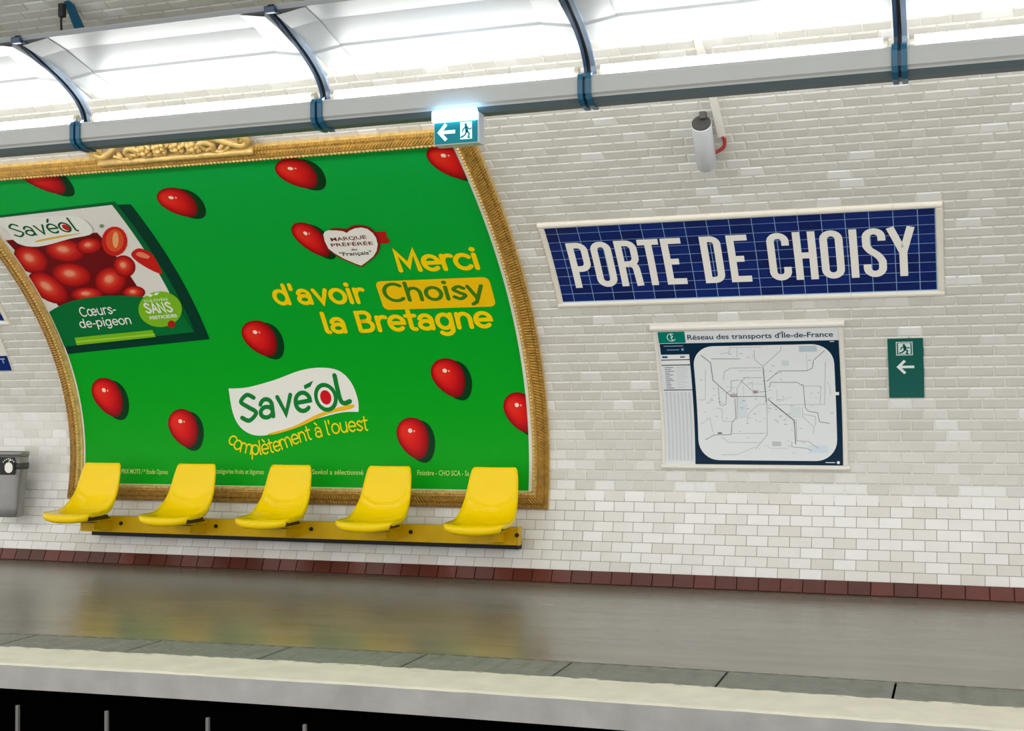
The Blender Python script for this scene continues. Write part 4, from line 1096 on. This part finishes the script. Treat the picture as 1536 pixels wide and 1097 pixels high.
for s in np.linspace(45.9, 57, 14):
    u = -1.360
    r = [bm.verts.new(wp(u+a, s*ROW, o)) for a, o in ((-.023, .004), (-.023, .026), (.023, .026), (.023, .004))]
    if prev:
        for k in range(4): bm.faces.new((prev[k], prev[(k+1) % 4], r[(k+1) % 4], r[k]))
    else: bm.faces.new(r)
    prev = r
bm.faces.new(prev[::-1]); bmesh.ops.recalc_face_normals(bm, faces=bm.faces)
tag(obj('cable_conduit', bm, MT['white_metal']), 'white flat cable conduit running up the wall beside the loudspeaker', 'conduit')
bm = bmesh.new(); pts = smooth_curve([(*hit(1084, 204, .02), .02), (*hit(1087, 212, .03), .03), (*hit(1085, 221, .045), .045), (*hit(1077, 227, .055), .055), (*hit(1072, 228.5, .06), .06)], 6)
tube(bm, [wp(a, b, c) for a, b, c in pts], .012, 8); cb = obj('speaker_cable', bm, MT['red_cable'], None, True)
bm = bmesh.new(); tube(bm, [wp(*hit(1073, 228, .06), .06), wp(*hit(1067, 229, .065), .065)], .011, 8); obj('plug', bm, MT['white_metal'], cb)
tag(cb, 'short red cable curving from the conduit to the loudspeaker', 'cable')

# ------------------------------------------------------------------ bench: five shells on a wall beam
bench = empty('beam_bench', (-5.0, 9.05, .28))
bm = bmesh.new(); box(bm, -7.03, -3.125, 9.03, 9.11, .275, .408, .004); keep(obj('beam', bm, MT['yellow_steel']), bench)
for x in (-6.6, -5.0, -3.4):
    bm = bmesh.new(); box(bm, x-.06, x+.06, 9.10, 9.235, .30, .38, .004); keep(obj('wall_mount', bm, MT['olive']), bench)
bm = bmesh.new(); box(bm, -6.98, -3.14, 9.112, 9.19, .235, .292, .004); keep(obj('beam_shade_strip', bm, MT['black']), bench)  # black strip added to stand for the shade below the beam
bm = bmesh.new(); box(bm, -3.124, -3.116, 9.028, 9.112, .272, .411, .002); keep(obj('beam_end_cap', bm, MT['yellow_steel']), bench)
SEC = smooth_curve([(8.520, .408), (8.498, .420), (8.496, .448), (8.52, .465), (8.62, .461), (8.72, .454), (8.80, .461), (8.865, .488), (8.91, .54), (8.94, .61), (8.965, .70), (8.985, .78), (8.998, .838), (9.010, .856), (9.026, .846)], 4)
def half_width(t):
    pts = [(0, .19), (.04, .212), (.10, .226), (.25, .228), (.42, .222), (.52, .218), (.70, .205), (.88, .190), (.95, .178), (1, .15)]
    return float(np.interp(t, [p[0] for p in pts], [p[1] for p in pts]))
def seat_mesh():
    L = np.concatenate([[0], np.cumsum([math.dist(a, b) for a, b in zip(SEC, SEC[1:])])]); L /= L[-1]
    bm = bmesh.new(); n = 14; rows = []
    for i, (y, z) in enumerate(SEC):
        t = L[i]; a, b = SEC[max(i-1, 0)], SEC[min(i+1, len(SEC)-1)]; ty, tz = b[0]-a[0], b[1]-a[1]; l = math.hypot(ty, tz); ny, nz = -tz/l, ty/l
        hw = half_width(t); dish = .030*math.sin(math.pi*min(1, max(0, t)))+.030*math.exp(-((t-.52)/.14)**2)
        row = []
        curl = float(np.interp(t, [0, .06, .12, .45, .62, 1], [.004, .012, .034, .034, .016, .006]))
        for k in range(-1, n+2):
            s = max(-1, min(1, -1+2*k/n)); e = abs(s)**3; q = dish*e-(curl if k in (-1, n+1) else 0); hx = hw*s*(1.02 if k in (-1, n+1) else 1)
            fr_ = max(0., 1-t/.34); ce = max(0., 1-t/.06)
            row.append(bm.verts.new((hx, y+ny*q+fr_*(.060*abs(s)**4-.022), z+nz*q-.014*ce*(1-s*s))))
        rows.append(row)
    for a, b in zip(rows, rows[1:]):
        for k in range(n+2): bm.faces.new((a[k], a[k+1], b[k+1], b[k]))
    bmesh.ops.recalc_face_normals(bm, faces=bm.faces)
    bmesh.ops.solidify(bm, geom=bm.faces[:], thickness=.010)
    bmesh.ops.recalc_face_normals(bm, faces=bm.faces)
    me = bpy.data.meshes.new('seat'); bm.to_mesh(me); bm.free(); me.materials.append(MT['yellow'])
    for p in me.polygons: p.use_smooth = True
    return me
SM = seat_mesh()
def bracket_mesh():
    bm = bmesh.new(); prof = [(8.80, .372), (9.03, .372), (9.03, .288), (8.98, .300), (8.80, .318)]
    extrude_x(bm, prof, -.065, .065); box(bm, -.085, .085, 8.84, 9.03, .374, .398, .002); bmesh.ops.recalc_face_normals(bm, faces=bm.faces)
    me = bpy.data.meshes.new('bracket'); bm.to_mesh(me); bm.free(); me.materials.append(MT['yellow_steel']); return me
def runner_mesh():
    bm = bmesh.new(); box(bm, -.15, .11, 8.62, 8.95, .398, .410, .002); box(bm, -.15, -.11, 8.60, 8.93, .410, .432, .002); box(bm, .07, .11, 8.60, 8.93, .410, .432, .002)
    me = bpy.data.meshes.new('runner'); bm.to_mesh(me); bm.free(); me.materials.append(MT['olive']); return me
def bolt_mesh():
    bm = bmesh.new(); tube(bm, [(0, 9.031, 0), (0, 9.020, 0)], .016, 10); ball(bm, (0, 9.020, 0), .009, seg=8)
    me = bpy.data.meshes.new('bolt'); bm.to_mesh(me); bm.free(); me.materials.append(MT['black']); return me
BR, RN, BT = bracket_mesh(), runner_mesh(), bolt_mesh()
for i, cx in enumerate((-6.785, -5.872, -5.005, -4.150, -3.288)):
    s = bpy.data.objects.new('seat', SM); COL.objects.link(s); s.location = (cx, 0, 0); keep(s, bench)
    for nm, me in (('bracket', BR), ('runner', RN)):
        q = bpy.data.objects.new(nm, me); COL.objects.link(q); q.parent = s
    q = bpy.data.objects.new('bolt', BT); COL.objects.link(q); q.location = (cx+.165, 0, .352); keep(q, bench)
tag(bench, 'row of five glossy yellow shell seats bolted to a yellow wall beam', 'bench')

# ------------------------------------------------------------------ litter bin at the left edge
BC = (-7.835, 9.08)
bin_ = empty('litter_bin', (BC[0], BC[1], .38))
def ring_body(bm, secs, n=28):
    rings = []
    for z, rx, ry in secs: rings.append([bm.verts.new((BC[0]+rx*math.copysign(abs(math.cos(2*math.pi*k/n))**.55, math.cos(2*math.pi*k/n)), BC[1]+.62*ry*math.copysign(abs(math.sin(2*math.pi*k/n))**.55, math.sin(2*math.pi*k/n)), z)) for k in range(n)])
    for a, b in zip(rings, rings[1:]):
        for k in range(n): bm.faces.new((a[k], a[(k+1) % n], b[(k+1) % n], b[k]))
    bm.faces.new(rings[0][::-1]); bm.faces.new(rings[-1]); bmesh.ops.recalc_face_normals(bm, faces=bm.faces)
bm = bmesh.new(); ring_body(bm, [(.375, .13, .10), (.385, .145, .115), (.46, .150, .12), (.60, .158, .125), (.74, .178, .135), (.80, .190, .14), (.905, .193, .142)]); keep(obj('body', bm, MT['bin'], None, True), bin_)
bm = bmesh.new(); ring_body(bm, [(.905, .197, .146), (.935, .200, .149), (.94, .196, .145), (.925, .185, .135)]); keep(obj('rim', bm, MT['bin'], None, True), bin_)
bm = bmesh.new(); ring_body(bm, [(.79, .1935, .1435), (.845, .1965, .1465)]); keep(obj('band', bm, MT['dark_grey'], None, True), bin_)
bm = bmesh.new(); yb = BC[1]-.105; box(bm, BC[0]-.10, BC[0]+.165, yb, yb+.012, .745, .895, .006); lb = keep(obj('label_plate', bm, MT['black']), bin_)
def mark(c, z): 
    out = [[(c+.042*math.cos(a)*(1+.12*abs(math.sin(a))), z+.046*math.sin(a)-.006) for a in np.linspace(0, 2*math.pi, 18)[:-1]]]
    out += ribbon([(c, z+.04), (c+.008, z+.056)], .007)+[[(c+.006, z+.05), (c+.02, z+.052), (c+.028, z+.062), (c+.012, z+.062)]]
    for k in range(7): a = math.radians(140-k*16); out += ribbon([(c+.075*math.cos(a)-.005, z-.005+.075*math.sin(a)), (c+.075*math.cos(a)+.006, z-.006+.075*math.sin(a))], .009, 'butt')
    return out
flat_y('apple_mark', mark(BC[0]+.105, .812), yb-.0008, MT['sign_white'], bin_)
bm = bmesh.new(); box(bm, BC[0]-.14, BC[0]-.04, 9.14, 9.29, .60, .72, .004); keep(obj('wall_bracket', bm, MT['dark_grey']), bin_)
tag(bin_, 'grey metal litter bin with black apple label on the wall at left', 'bin')
